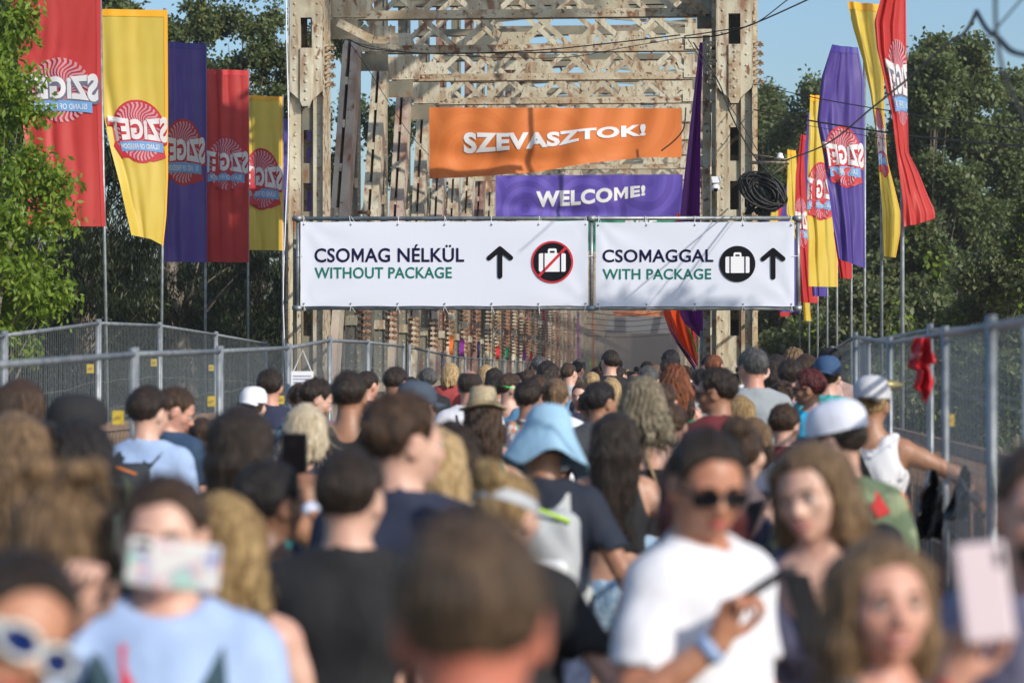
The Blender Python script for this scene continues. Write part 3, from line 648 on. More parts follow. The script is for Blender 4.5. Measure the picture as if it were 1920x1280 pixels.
# ---- long pennant and the streaming cloths by the right post
def strip(name, label, L_, R_, d, m, seed=0, nfold=3, amp=.12, cat='cloth'):
    y0, y1 = L_[0][0], L_[-1][0]; o = empty(name, P(interp(L_, y1), y1, d), label, cat); oo = o.location.copy()
    def S(u, v):
        y = y0+(y1-y0)*v; xl, xr = interp(L_, y), interp(R_, y); q = P(xl+(xr-xl)*u, y, d); q.y += amp*sin(u*pi*nfold+seed+v)*min(1, v*3); return q-oo
    grid_cloth(S, 24, 40, 'cloth', m, o); return o
M_pen = mat('magenta_purple_cloth', (.27, .02, .34), .45, trans=.35); M_pen2 = mat('orange_red_cloth', (.80, .10, .02), .45, trans=.45); M_pen3 = mat('deep_red_cloth', (.42, .01, .01), .45, trans=.3); M_pen4 = mat('pink_cloth', (.62, .22, .42), .45, trans=.3); M_pen5 = mat('blue_cloth', (.03, .05, .25), .45, trans=.3); M_pen6 = mat('lime_cloth', (.35, .65, .08), .45, trans=.3)
strip('long_pennant', 'long purple pennant hanging from the girder beside the right post', [(80, 1312), (200, 1298), (330, 1283), (440, 1271), (560, 1268), (600, 1278), (633, 1313)], [(80, 1319), (200, 1314), (400, 1312), (633, 1320)], 35.3, M_pen, 1)
strip('cloth_streamer', 'orange red cloth streamer curving down to a point beside the right post', [(560, 1240), (590, 1245), (620, 1255), (650, 1273), (672, 1291), (684, 1303)], [(560, 1286), (600, 1290), (640, 1300), (684, 1308)], 36.2, M_pen2, 2)
strip('cloth_streamer', 'deep red cloth streamer between the orange red and the purple one', [(400, 1268), (560, 1262), (600, 1272), (640, 1288), (680, 1304)], [(400, 1275), (560, 1298), (600, 1302), (640, 1306), (680, 1308)], 36.5, M_pen3, 3)
strip('cloth_streamer', 'narrow pink cloth streamer along the lower edge of the orange red one', [(610, 1253), (640, 1267), (665, 1286), (688, 1303)], [(610, 1256), (640, 1274), (665, 1294), (688, 1308)], 36.0, M_pen4, 4)
strip('cloth_streamer', 'narrow dark blue cloth streamer below the pink one', [(640, 1266), (665, 1283), (698, 1305)], [(640, 1268), (665, 1288), (698, 1309)], 35.9, M_pen5, 5)
strip('cloth_streamer', 'thin lime green streamer lying over the red cloth', [(608, 1286), (630, 1294), (662, 1307)], [(608, 1288), (630, 1299), (662, 1309)], 35.8, M_pen6, 6)
# ---- coloured cloth strips between the posts
rc = {'red': mat('red_strip', (.6, .03, .03), .5), 'green': mat('green_strip', (.02, .22, .10), .5), 'violet': mat('violet_strip', (.2, .02, .25), .5), 'orange': mat('orange_strip', (.75, .16, .02), .5), 'blue': mat('blue_strip', (.02, .04, .18), .5), 'lime': mat('lime_strip', (.4, .7, .05), .5)}
for i, (px, y0, y1, w, c) in enumerate([(846, 630, 668, 7, 'orange'), (866, 636, 672, 9, 'violet'), (897, 640, 675, 5, 'blue'), (933, 648, 675, 7, 'red'), (951, 650, 678, 8, 'green'), (982, 655, 685, 6, 'violet'), (996, 660, 686, 5, 'red'), (1018, 664, 690, 5, 'red'), (1019, 581, 600, 5, 'red'), (1084, 585, 690, 4, 'violet'), (1112, 583, 690, 3, 'orange'), (1087, 692, 712, 6, 'orange'), (1107, 670, 692, 4, 'lime'), (1113, 668, 692, 5, 'orange'), (1118, 672, 690, 3, 'lime')]):
    d = max(40, min(122, 4.72*FPX/(VX-px)))
    a = P(px-w/2, y0, d); b = P(px+w/2, y1, d); o = empty('cloth_strip', (a.x, a.y, b.z), f'{c} cloth strip hanging between the rusty posts inside the bridge', 'cloth', f'{c} cloth strips inside the bridge'); oo = o.location
    grid_cloth(lambda u, v: Vector((a.x+(b.x-a.x)*u+.006*sin(v*9+i), a.y+.05*sin(v*7), a.z+(b.z-a.z)*v))-oo, 4, 10, 'cloth', rc[c], o)
mb = MB(); M_canopy = mat('pale_canopy', (.34, .36, .38), .6)
o = empty('tent_canopy', P(1210, 660, 150), 'pale white canopy far down the bridge above the crowd', 'canopy'); oo = o.location
mb.prism([(P(1134, 596, 150).x, P(0, 626, 150).z), (P(1258, 596, 150).x, P(0, 626, 150).z), (P(1252, 596, 150).x, P(0, 596, 150).z), (P(1142, 596, 150).x, P(0, 597, 150).z)], 149.8, 150.2)
link('canopy_sheet', mb.mesh('canopy_sheet', origin=oo), M_canopy, o)
mb = MB()
for px in (1136, 1256): mb.tube([P(px, 626, 150), P(px, 755, 150)], .05, 6)
link('canopy_pole', mb.mesh('canopy_pole', origin=oo), M_galv, o)
# ================================================================ site fences
def fence_panel(a, b, label, group, zt_a, zt_b, H=2.0, wires=42, r=.021, postr=.021, dens=1, sign_at=None, broken=0):
    """a,b: plan points (x,y); zt: top heights"""
    a = Vector((a[0], a[1], 0)); b = Vector((b[0], b[1], 0)); o = empty('mesh_fence', (a.x, a.y, zt_a-H), label, 'fence', group); oo = o.location.copy()
    dv = b-a; L = dv.length; nrm = Vector((dv.y, -dv.x, 0)).normalized()
    if nrm.y > 0: nrm = -nrm
    def T(t, h): return Vector((a.x+dv.x*t, a.y+dv.y*t, zt_a+(zt_b-zt_a)*t-H+h))-oo
    for t in (.012, .988):
        mb = MB(); mb.tube([T(t, .02), T(t, H+.03)], postr, 8); mb.build('post', M_galv, o, smooth=True)
    for h in (H-.01, .14):
        mb = MB(); mb.tube([T(.012, h), T(.988, h)], r*.85, 8); mb.build('rail', M_galv, o, smooth=True)
    mb = MB(); n = int(wires*dens)
    for i in range(1, n):
        t = .015+.97*i/n
        pts = [T(t, .14), T(t, .55)+nrm*.0, T(t, H*.5)-nrm*.0, T(t, H-.01)]
        mb.tube([pts[0], pts[-1]], .0019, 3, cap=False)
    for h in (.5, .9, 1.3, 1.7):
        pts = [T(.012+.976*k/6, h)+Vector((0, 0, .012*sin(k*2.1+h*9)))+nrm*.02 for k in range(7)]; mb.tube(pts, .0022, 3, cap=False)
    mb.build('wire_mesh', M_wire, o, kind='stuff')
    mb = MB(); f = T(.0, 0); mb.box((f.x-.11, f.y-.32, 0.0), (f.x+.11, f.y+.32, .13)); mb.build('foot_block', M_foot, o)
    if sign_at is not None:
        t, h, sz = sign_at; c = T(t, h)+nrm*.035; u = Vector((.98, -.12, 0)).normalized(); nrm = Vector((u.y, -u.x, 0)); c.y -= .03; mb = MB()
        mb.add([c-u*sz/2-Vector((0, 0, sz*.6)), c+u*sz/2-Vector((0, 0, sz*.6)), c+u*sz/2+Vector((0, 0, sz*.6)), c-u*sz/2+Vector((0, 0, sz*.6))], [(0, 1, 2, 3)])
        s = bpy.data.objects
        pl = MB(); vs = [Vector(v) for v in mb.v]; pl.add(vs+[v-nrm*.004 for v in vs], [(0, 1, 2, 3), (7, 6, 5, 4), (0, 4, 5, 1), (1, 5, 6, 2), (2, 6, 7, 3), (3, 7, 4, 0)])
        q = pl.build('warning_plate', M_yellow, o)
        mk = MB()
        for k in range(3):
            e = c+nrm*.006+u*(k-1)*sz*.2; mk.beam(e-Vector((0, 0, sz*.18))-u*.01, e+Vector((0, 0, sz*.14))+u*.01, .002, sz*.07, nrm)
        mk.build('warning_mark', M_mark, q)
    return o
M_foot = mat('concrete_foot', (.3, .29, .27), .9, bump=(30, one, .4)); M_mark = mat('brown_print', (.25, .14, .01), .6)
def row(pts, lab, group, **kw):
    signs = kw.pop('signs', {})
    for i in range(len(pts)-1):
        (px, py, d), (qx, qy, e) = pts[i], pts[i+1]; A = P(px, py, d); B = P(qx, qy, e)
        fence_panel((A.x, A.y), (B.x, B.y), lab[i] if i < len(lab) else lab[-1], group, A.z, B.z, sign_at=signs.get(i), **kw)
PLT = (.93, 1.35, .13)
row([(-170, 690, 9.4), (-56, 684, 10.0), (252, 661, 13.5), (412, 656, 17.0), (541, 650, 20.6), (618, 636, 24.0), (690, 640, 27.6), (757, 648, 31.2)],
    ['fence panel cut by the left picture edge in the near left row', 'wire fence panel nearest on the left, behind the pink shouldered woman', 'wire fence panel behind the light blue shirt and grey backpack', 'wire fence panel behind the navy back of the short haired man', 'wire fence panel joining the corner under the left end post', 'wire fence panel running past the foot of the left end post', 'wire fence panel just inside the bridge on the left'],
    'site fence panels in the near left row', signs={1: (.93, 1.645, .064), 2: (.965, 1.64, .060), 3: (.95, 1.55, .06), 4: (.97, 1.30, .06)})
pr = []
for k in range(14):
    d = 31.2+k*3.6; X = -3.38-.5*min(1, k/4); pr.append((VX+X*FPX/d, VY-(.33-.06*min(1, k/3))*FPX/d, d))
row(pr, ['wire fence panel standing along the left truss inside the bridge'], 'fence panels along the left truss', dens=.6)
row([(-140, 650, 15.2), (8, 627, 18.6), (185, 604, 22.0), (300, 609, 25.4), (405, 626, 28.9), (500, 643, 32.4)],
    ['far left row fence panel cut by the picture edge', 'fence panel rising to the tall corner post on the left in the back row', 'back row fence panel below the yellow flag pole', 'shaded back row fence panel below the blue violet flag', 'dark back row fence panel meeting the bridge post'],
    'site fence panels in the back left row', H=2.25, signs={1: (.955, 1.83, .068), 2: (.96, 1.85, .066), 3: (.97, 1.84, .06), 4: (.93, 1.84, .06)})
row([(2140, 560, 5.2), (1858, 606, 8.8), (1772, 622, 12.4), (1668, 640, 15.8), (1604, 629, 19.2), (1560, 655, 22.6), (1512, 690, 26.2)],
    ['right hand fence panel cut by the picture edge', 'near right fence panel beside the black cloth and bin bag', 'right hand fence panel with the red cloth on its top rail', 'right hand fence panel behind the patterned snapback hat', 'right hand fence panel behind the teal shirt', 'short right hand fence panel ending at the far heads'],
    'site fence panels in the right row', dens=.62, r=.018, postr=.0175, signs={2: (.05, 1.55, .05)})
row([(1925, 608, 9.6), (1744, 616, 14.6), (1628, 638, 18.2), (1612, 640, 21.6)],
    ['outer fence panel doubled behind the near right one', 'outer fence panel doubled behind the hanging red cloth', 'outer fence panel doubled behind the clamp on the right'], 'outer doubled fence panels on the right', dens=.6, r=.016, postr=.015)
mb = MB(); c = P(1657, 722, 15.6); mb.tube([c+Vector((-.09, -.03, 0)), c+Vector((.09, -.03, 0))], .035, 8); mb.tube([c+Vector((-.12, -.03, 0)), c+Vector((.12, -.03, 0))], .018, 8)
mb.build('fence_clamp', mat('brass_clamp', (.28, .24, .10), .5, .6), smooth=True, label='brass coloured clamp joining two posts of the right fence', cat='clamp')
# rusty railings of the old approach
def railing(p0, p1, ztop, label):
    a = Vector((*p0, 0)); b = Vector((*p1, 0)); o = empty('railing', (a.x, a.y, 0), label, 'railing', 'rusty approach railings'); oo = o.location; L = (b-a).length; u = (b-a).normalized()
    mb = MB(); mb.beam(a+Vector((0, 0, ztop))-oo, b+Vector((0, 0, ztop))-oo, .07, .045, (0, 0, 1)); mb.build('top_rail', M_rust2, o)
    mb = MB(); mb.beam(a+Vector((0, 0, .35))-oo, b+Vector((0, 0, .35))-oo, .05, .04, (0, 0, 1)); mb.build('bottom_rail', M_rust2, o)
    n = int(L/.14); me = None
    for i in range(n):
        if me is None: m_ = MB(); m_.box((-.011, -.011, 0), (.011, .011, ztop)); me = m_.mesh('baluster')
        c = link('baluster', me, M_rust2, o); c.location = a+u*(i*L/n)-oo
M_rust2 = mat('brown_rust_paint', (.19, .105, .065), .7, noise=[((.30, .18, .11), 6, one, .4, .6)], bump=(30, one, .4))
railing((-4.55, 13.5), (-4.75, 33.5), 1.40, 'rusty brown approach railing on the left behind the wire fences')
railing((1.78, 10), (1.72, 26), 1.38, 'rusty brown approach railing on the right behind the wire fence')
# plank fence behind the right railing (brown boards)
o = empty('board_fence', (2.0, 8.5, 0), 'low brown board fence behind the right hand railing', 'fence'); M_board = mat('weathered_board', (.17, .11, .07), .85, noise=[((.26, .18, .11), 3, (6, 6, .4), .4, .6)], bump=(20, (6, 6, .5), .5))
me = MB().box((-.006, -.062, 0), (.006, .062, 1.15)).mesh('board')
for i in range(130):
    c = link('board', me, M_board, o); c.location = (.02*sin(i*1.7), i*.135, .08); c.rotation_euler = (.01*sin(i*3.1), 0, .12*sin(i*2.3))
# red cloth on the fence
M_tee = mat('red_printed_cloth', (.55, .015, .025), .7, noise=[((.75, .45, .45), 9, one, .56, .62)], trans=.2)
def ragcloth(name, label, cat, d, L_, R_, m, amp=.05, seed=0):
    y0, y1 = L_[0][0], L_[-1][0]; o = empty(name, P(interp(L_, y1), y1, d), label, cat); oo = o.location.copy()
    def S(u, v, k=0):
        y = y0+(y1-y0)*v; xl, xr = interp(L_, y), interp(R_, y); q = P(xl+(xr-xl)*u, y, d); q.y += amp*sin(u*11+seed+v*4)+amp*.6*sin(v*17+u*5)+.03*k; return q-oo
    grid_cloth(S, 24, 40, 'cloth', m, o); grid_cloth(lambda u, v: S(u, v, 1), 24, 40, 'cloth_back', m, o); return o
ragcloth('hanging_cloth', 'red patterned cloth knotted over the top rail of the right fence', 'cloth', 12.6, [(633, 1716), (650, 1711), (690, 1704), (694, 1722), (715, 1716), (727, 1713), (735, 1727), (757, 1731)], [(633, 1742), (650, 1746), (680, 1755), (684, 1741), (715, 1752), (735, 1747), (757, 1738)], M_tee, .035)
M_bag = mat('black_plastic', (.01, .01, .011), .3, bump=(14, one, .8))
ragcloth('bin_bag', 'black bin bag tied to the foot of the right fence post', 'bag', 11.6, [(880, 1742), (905, 1731), (940, 1722), (975, 1718), (1010, 1722)], [(880, 1755), (905, 1768), (940, 1770), (975, 1768), (1010, 1765)], M_bag, .05, 2)
ragcloth('black_cloth', 'black cloth hanging like a folded umbrella on the right railing', 'cloth', 11.4, [(872, 1806), (890, 1798), (930, 1786), (965, 1772), (975, 1772)], [(872, 1812), (890, 1822), (920, 1817), (965, 1815), (975, 1814)], M_bag, .03, 4)
# ================================================================ cables
def cable(name, pts, r, label, group=None, seg=10, m=M_cable, sag=0):
    P3 = [p if isinstance(p, Vector) else P(*p) for p in pts]; out = []
    n = len(P3)
    for i in range(n-1):
        p0, p1, p2, p3 = P3[max(i-1, 0)], P3[i], P3[i+1], P3[min(i+2, n-1)]
        for k in range(seg):
            t = k/seg; out.append(.5*((2*p1)+(p2-p0)*t+(2*p0-5*p1+4*p2-p3)*t*t+(3*p1-p0-3*p2+p3)*t**3))
    out.append(P3[-1]); mb = MB(); mb.tube(out, r, 6); return mb.build(name, m, smooth=True, label=label, cat='cable', group=group)
cable('cable', [(1472, 301, 33), (1550, 270, 27), (1632, 205, 22), (1700, 150, 18), (1770, 88, 14), (1808, 62, 12), (1831, 22, 10.5)], .009, 'thick dark cable rising from the right post bracket across the flags')
cable('cable', [(1831, 22, 10.5), (1850, 55, 9.8), (1872, 72, 9), (1900, 98, 8.6), (1960, 108, 8)], .011, 'dark cable sagging from the kink at the top right corner')
cable('cable', [(1866, -20, 7.5), (1868, 60, 7.5), (1880, 130, 7.5), (1898, 180, 7.5), (1930, 240, 7.5)], .006, 'blurred cable hanging down at the top right corner')
cable('cable', [(1840, 85, 9), (1880, 40, 9), (1940, -30, 9)], .004, 'thin pale blurred cable crossing at the top right corner')
cable('cable', [(1414, 158, 34), (1540, 186, 31), (1720, 216, 28), (1960, 250, 24)], .007, 'black overhead cable crossing the shiny blue violet flag', 'overhead cables on the right')
cable('cable', [(1414, 206, 34), (1540, 230, 31), (1720, 256, 28), (1960, 278, 24)], .011, 'thick black overhead cable below the upper one on the right', 'overhead cables on the right')
cable('cable', [(1414, 218, 34), (1540, 240, 31), (1720, 270, 28), (1960, 296, 24)], .004, 'thin overhead cable lowest of the three on the right')
cable('cable', [(1283, 68, 33.6), (1350, 58, 33), (1412, 46, 32), (1470, 5, 30), (1500, -20, 29)], .008, 'upper of two cables leaving the right post to the sky')
cable('cable', [(1283, 72, 33.6), (1350, 66, 33), (1420, 42, 32), (1514, 0, 29), (1540, -14, 28)], .010, 'lower of two cables leaving the right post to the sky')
cable('cable', [(1300, 80, 33.5), (1345, 150, 33.4), (1375, 225, 33.3), (1412, 290, 33.2), (1450, 335, 33.1)], .010, 'dark cable running slantwise down the right post')
cable('cable', [(1290, 74, 33.5), (1350, 170, 33.4), (1395, 240, 33.3), (1430, 300, 33.2), (1455, 345, 33.1)], .006, 'second thinner cable slanting down the right post')
cable('cable', [(608, 100, 34.2), (640, 84, 34.1), (652, 74, 34.1), (700, 92, 35), (830, 101, 38), (1000, 95, 38), (1120, 84, 36), (1275, 66, 33.6)], .010, 'black cable strung across the bridge under the second girder')
cable('cable', [(652, 76, 34.1), (700, 88, 35), (770, 98, 37), (930, 108, 39), (1060, 108, 38), (1180, 88, 36), (1285, 70, 33.6)], .006, 'thin cable sagging below the one strung across the bridge')
cable('cable', [(655, 80, 34.2), (690, 130, 35), (760, 240, 37), (805, 292, 38)], .005, 'thin cable slanting down the left truss')
cable('cable', [(536, -10, 33.5), (538, 100, 33.5), (541, 260, 33.5), (535, 420, 33.5), (531, 560, 33.5), (536, 700, 33.5)], .009, 'pale cable running down outside the left end post', m=M_white)
cable('cable', [(543, -10, 33.6), (544, 120, 33.6), (540, 250, 33.6), (538, 420, 33.6)], .007, 'second pale cable beside the left end post', m=M_wire)
cable('cable', [(1286, 202, 45), (1282, 240, 45), (1266, 262, 45), (1240, 283, 45)], .014, 'black cable hanging over the right corner of the orange banner')
for k in range(5):
    y0 = 585+k*11; cable('cable', [(1100, y0, 60+k*6), (1180, y0+7-k, 60+k*6), (1262, y0-3, 60+k*6)], .008, 'thin cable crossing far inside the bridge', 'thin cables far inside the bridge')
# coil of cable on a bracket
co = P(1440, 362, 33.3); o = empty('cable_coil', co, 'thick coil of black cable hung on the right end post', 'cable coil'); mb = MB(); rnd = random.Random(4)
for k in range(44):
    a = rnd.uniform(.18, .32); b = rnd.uniform(.09, .22); ph = rnd.uniform(-.15, .15); cx, cz = rnd.uniform(-.12, .0), rnd.uniform(-.03, .05); yy = rnd.uniform(-.09, .09)
    pts = []
    for j in range(21):
        t = 2*pi*j/20; x = a*cos(t); z = b*sin(t); rr = R(-35)+ph; pts.append((cx+x*cos(rr)-z*sin(rr), yy+.02*sin(t*2+k), cz+x*sin(rr)+z*cos(rr)))
    mb.tube(pts, .013, 5)
mb.build('coil', M_cable, o, smooth=True)
mb = MB(); mb.tube([P(1405, 305, 33.6)-co, P(1478, 306, 33.0)-co], .024, 8); mb.tube([P(1400, 288, 33.7)-co, P(1480, 300, 33.0)-co], .012, 6); mb.tube([P(1478, 306, 33.0)-co, P(1404, 360, 33.8)-co], .012, 6); mb.build('bracket', M_rusty, o, smooth=True)
mb = lathe([(.01, .1), (.035, .09), (.035, .06), (.05, .05), (.05, .02), (.03, .01), (.0, 0)], 12); mb.v = [(v[0]+(P(1464, 298, 33)-co).x, v[1]-.1, v[2]+(P(1464, 298, 33)-co).z) for v in mb.v]; mb.build('insulator', M_white, o, smooth=True)
mb = MB(); q = P(1418, 385, 33.6)-co; 
for k in range(10): mb.tube([q+Vector((rnd.uniform(-.15, .1), 0, .25)), q+Vector((rnd.uniform(-.15, .2), rnd.uniform(-.1, .1), 0)), q+Vector((rnd.uniform(-.2, .1), 0, -.12))], .02, 5)
mb.build('cable_bundle', M_cable, o, smooth=True)
# dome camera
o = empty('security_camera', P(1342, 358, 33.7), 'small white dome security camera fixed on the right end post', 'camera'); oo = o.location.copy()
mb = MB(); a = P(1334, 338, 33.75)-oo; b = P(1351, 334, 33.75)-oo; mb.box((a.x, 0, a.z-.04), (b.x, .12, b.z+.02)); mb.build('housing', M_white, o)
dome = lathe([(.001, .055), (.03, .05), (.05, .03), (.058, 0), (.055, -.03), (.05, -.035)], 16); c = P(1342, 352, 33.6)-oo; dome.v = [(v[0]+c.x, v[1]-.06, v[2]+c.z) for v in dome.v]; dome.build('dome', M_white, o, smooth=True)
dome = lathe([(.036, 0), (.034, -.02), (.022, -.036), (.001, -.04)], 14); dome.v = [(v[0]+c.x, v[1]-.09, v[2]+c.z-.01) for v in dome.v]; dome.build('lens', M_black, o, smooth=True)
# notices hung on the fence corner
def notice(px, py, d, w, h, label):
    o = empty('notice_board', P(px, py, d), label, 'notice'); mb = MB(); mb.box((-w/2, -.008, -h/2), (w/2, .008, h/2)); mb.build('board', M_white, o)
    t = MB()
    for k in range(6): t.box((-w*.4, -.0125, h*.3-k*h*.12), (w*(.4-.1*(k % 3)), -.0105, h*.3-k*h*.12+h*.035))
    t.build('printed_lines', mat('grey_print', (.25, .27, .4), .6), o)
    c = MB(); c.tube([(-w*.4, 0, h/2), (0, .02, h/2+.18), (w*.4, 0, h/2)], .004, 5); c.build('string', M_white, o)
notice(567, 720, 20.4, .19, .22, 'white notice with small print hung by string on the left fence corner')
notice(1378, 748, 20, .2, .24, 'white notice half hidden behind the grey T-shirt')
# pole beside the right post
mb = MB(); mb.tube([P(1317, 700, 35), P(1317, 620, 35)], .035, 8); mb.build('bollard_post', M_galv, smooth=True, label='short galvanised post beside the right end post', cat='post')
# ================================================================ trees
def leafmat(name, c1, c2, tr=.35):
    return mat(name, c1, .5, trans=tr, rand=c2, spec=.35)
M_bark = mat('grey_brown_bark', (.14, .11, .08), .9, noise=[((.22, .19, .15), 5, (1, 1, .3), .4, .6)], bump=(12, (1, 1, .3), .8))
M_leaf_bright = leafmat('bright_green_leaf', (.11, .20, .02), (.25, .33, .04), .42)
M_leaf_dark = leafmat('shade_dark_willow_leaf', (.016, .026, .008), (.045, .06, .022), .25)  # shade lying over the willows is put into this leaf colour
M_leaf_mid = leafmat('poplar_leaf', (.062, .095, .030), (.19, .225, .08), .40)
M_leaf_yel = leafmat('yellowing_leaf', (.20, .20, .03), (.34, .30, .05), .35)
M_leaf_olive = leafmat('olive_green_leaf', (.075, .10, .035), (.18, .21, .09), .38)
def leaves(rs, centers, radii, n, size, droop=0, aspect=.5, cl=.5, shell=True):
    """n leaves scattered in ellipsoidal clumps; returns verts/faces of bent rhombs"""
    centers = np.array(centers); radii = np.array(radii); k = len(centers)
    wgt = (radii[:, 0]*radii[:, 2]); wgt = wgt/wgt.sum(); idx = rs.choice(k, n, p=wgt)
    dirs = rs.normal(size=(n, 3)); dirs /= np.linalg.norm(dirs, axis=1)[:, None]; rad = (rs.uniform(.35, 1, n)**cl if shell else rs.uniform(0, 1, n)**.33)
    pos = centers[idx]+dirs*radii[idx]*rad[:, None]
    pos += rs.normal(size=(n, 3))*size*.8
    ax = rs.normal(size=(n, 3)); ax[:, 2] -= droop*2.0; ax /= np.linalg.norm(ax, axis=1)[:, None]
    b = np.cross(ax, rs.normal(size=(n, 3))); b /= np.linalg.norm(b, axis=1)[:, None]; nn = np.cross(ax, b)
    s = size*rs.uniform(.6, 1.3, n)[:, None]
    V = np.stack([pos, pos+ax*s*.5+b*s*aspect*.5+nn*s*.06, pos+ax*s, pos+ax*s*.5-b*s*aspect*.5+nn*s*.06], 1).reshape(-1, 3)
    F = np.arange(n*4).reshape(-1, 4)
    return V, F
def tree(base, tiptop, clumps, n, size, m, label, seed, trunkr=.25, limbs=8, group=None, droop=0, aspect=.5, sub=7, name='tree', cl=.5, extra=None, spread=.33, cat='tree'):
    rs = np.random.RandomState(seed); base = Vector(base); o = empty(name, base, label, cat, group)
    C = []; Rr = []
    for c, r in clumps:
        for _ in range(sub):
            d = rs.normal(size=3); d /= np.linalg.norm(d); q = rs.uniform(.45, 1.0); C.append(np.array(c)+d*np.array(r)*q); k = rs.uniform(.22, .45); Rr.append(np.array(r)*k*np.array([1, 1, .8]))
    C = np.array(C)-np.array(base); V, F = leaves(rs, C, np.array(Rr), n, size, droop, aspect, cl)
    link('crown', npmesh('crown', V, F), m, o)
    if extra:
        m2, frac, cz = extra; sel = [i for i in range(len(C)) if C[i][2] > cz] or list(range(len(C)))
        sel = sel[::3] if len(sel) > 3 else sel
        V, F = leaves(rs, C[sel], np.array(Rr)[sel], int(n*frac), size, droop, aspect, cl); link('foliage_cluster', npmesh('foliage_cluster', V, F), m2, o)
    mb = MB(); top = Vector(tiptop)-base; mid = top*.5+Vector((rs.uniform(-.3, .3), 0, 0)); mb.tube([(0, 0, -.3), top*.25, mid, top*.8], [trunkr, trunkr*.8, trunkr*.45, trunkr*.1], 8)
    pick = rs.choice(len(C), min(limbs*2, len(C)), replace=False)
    for j, i in enumerate(pick):
        e = Vector(C[i]); s = top*min(.75, max(.15, e.z/max(1, top.z)*rs.uniform(.45, .8))); e = s+(e-s)*.85; mdl = (s+e)/2+Vector((0, 0, .06*(e-s).length*rs.uniform(-1, 1))); r0 = trunkr*rs.uniform(.10, .2); mb.tube([s, mdl, e], [r0, r0*.5, r0*.1], 5)
    mb.build('trunk', M_bark, o, smooth=True)
    return o
def blob(px, py, d, rx, rz, ry=None): c = P(px, py, d); return ((c.x, c.y, c.z), (rx*d/FPX, (ry or rx)*d/FPX, rz*d/FPX))
# near bright tree on the left
d = 23.5
cl = [blob(-30, 60, d, 70, 90), blob(20, 180, d, 60, 60), blob(60, 330, d, 70, 60), blob(15, 460, d, 95, 80), blob(95, 400, d, 45, 55), blob(60, 540, d, 60, 60), blob(-60, 300, d, 90, 200), blob(30, 20, d, 45, 50), blob(110, 345, d, 38, 30), blob(110, 555, d, 28, 40), blob(20, 640, d, 60, 40), blob(-40, 600, d, 80, 120)]
tree((P(-10, 800, d).x, d, -.06), P(-20, 60, d), cl, 15000, .085, M_leaf_bright, 'bright green maple leaved tree close on the left, hanging over the red flag', 3, .12, 9, droop=.5, aspect=.42, sub=9, cl=.6)
cable('twig', [(-12, 640, 23.3), (4, 520, 23.3), (20, 452, 23.3)], .035, 'bare pale branch in front of the bright green tree', m=M_bark)
bpy.data.objects['twig']['category'] = 'branch'
# dark willow wall behind the left flags
i = 0
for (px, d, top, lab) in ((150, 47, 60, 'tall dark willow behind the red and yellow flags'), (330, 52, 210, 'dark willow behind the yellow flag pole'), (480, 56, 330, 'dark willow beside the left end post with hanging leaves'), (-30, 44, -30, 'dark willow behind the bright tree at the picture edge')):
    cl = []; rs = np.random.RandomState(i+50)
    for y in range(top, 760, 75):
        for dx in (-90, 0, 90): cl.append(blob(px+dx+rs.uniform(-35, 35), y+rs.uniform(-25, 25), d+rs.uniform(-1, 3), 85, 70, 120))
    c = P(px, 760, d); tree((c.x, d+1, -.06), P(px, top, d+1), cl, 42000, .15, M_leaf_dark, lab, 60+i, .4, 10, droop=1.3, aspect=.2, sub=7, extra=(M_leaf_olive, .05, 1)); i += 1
# light airy trees against the sky
d = 62
cl = [blob(345, 70, d, 45, 60), blob(420, 40, d, 60, 45), blob(400, 120, d, 55, 45), blob(495, 60, d, 50, 80), blob(520, 170, d, 50, 70), blob(440, 190, d, 70, 50), blob(560, 100, d, 50, 110), blob(480, 260, d, 100, 60), blob(380, 30, d, 40, 40), blob(350, 130, d, 40, 40), blob(455, 110, d, 50, 40), blob(360, 190, d, 70, 60), blob(470, -20, d, 90, 30)]
tree((P(430, 700, d).x, d, -.06), P(450, 20, d), cl, 30000, .115, M_leaf_mid, 'loose silver leaved poplar against the sky behind the left flags', 81, .32, 14, aspect=.7, sub=8, cl=.9, extra=(M_leaf_yel, .035, 6))
d = 66; cl = [blob(190, 8, d, 60, 45), blob(120, 40, d, 70, 80), blob(220, 40, d, 40, 60), blob(160, 130, d, 90, 60), blob(250, 160, d, 80, 70), blob(320, 260, d, 90, 60)]
tree((P(180, 700, d).x, d, -.06), P(180, 30, d), cl, 26000, .13, M_leaf_mid, 'poplar crown topping out behind the left yellow flag', 82, .3, 8, aspect=.7, sub=7)
d = 70; cl = [blob(640, 60, d, 60, 90), blob(700, 250, d, 70, 120), blob(600, 300, d, 60, 140), blob(600, 520, d, 80, 90), blob(720, 480, d, 90, 90), blob(820, 420, d, 60, 70)]
tree((P(650, 700, d).x, d, -.06), P(650, 60, d), cl, 26000, .14, M_leaf_mid, 'green tree seen in glimpses through the left truss', 83, .3, 6, aspect=.7, sub=7)
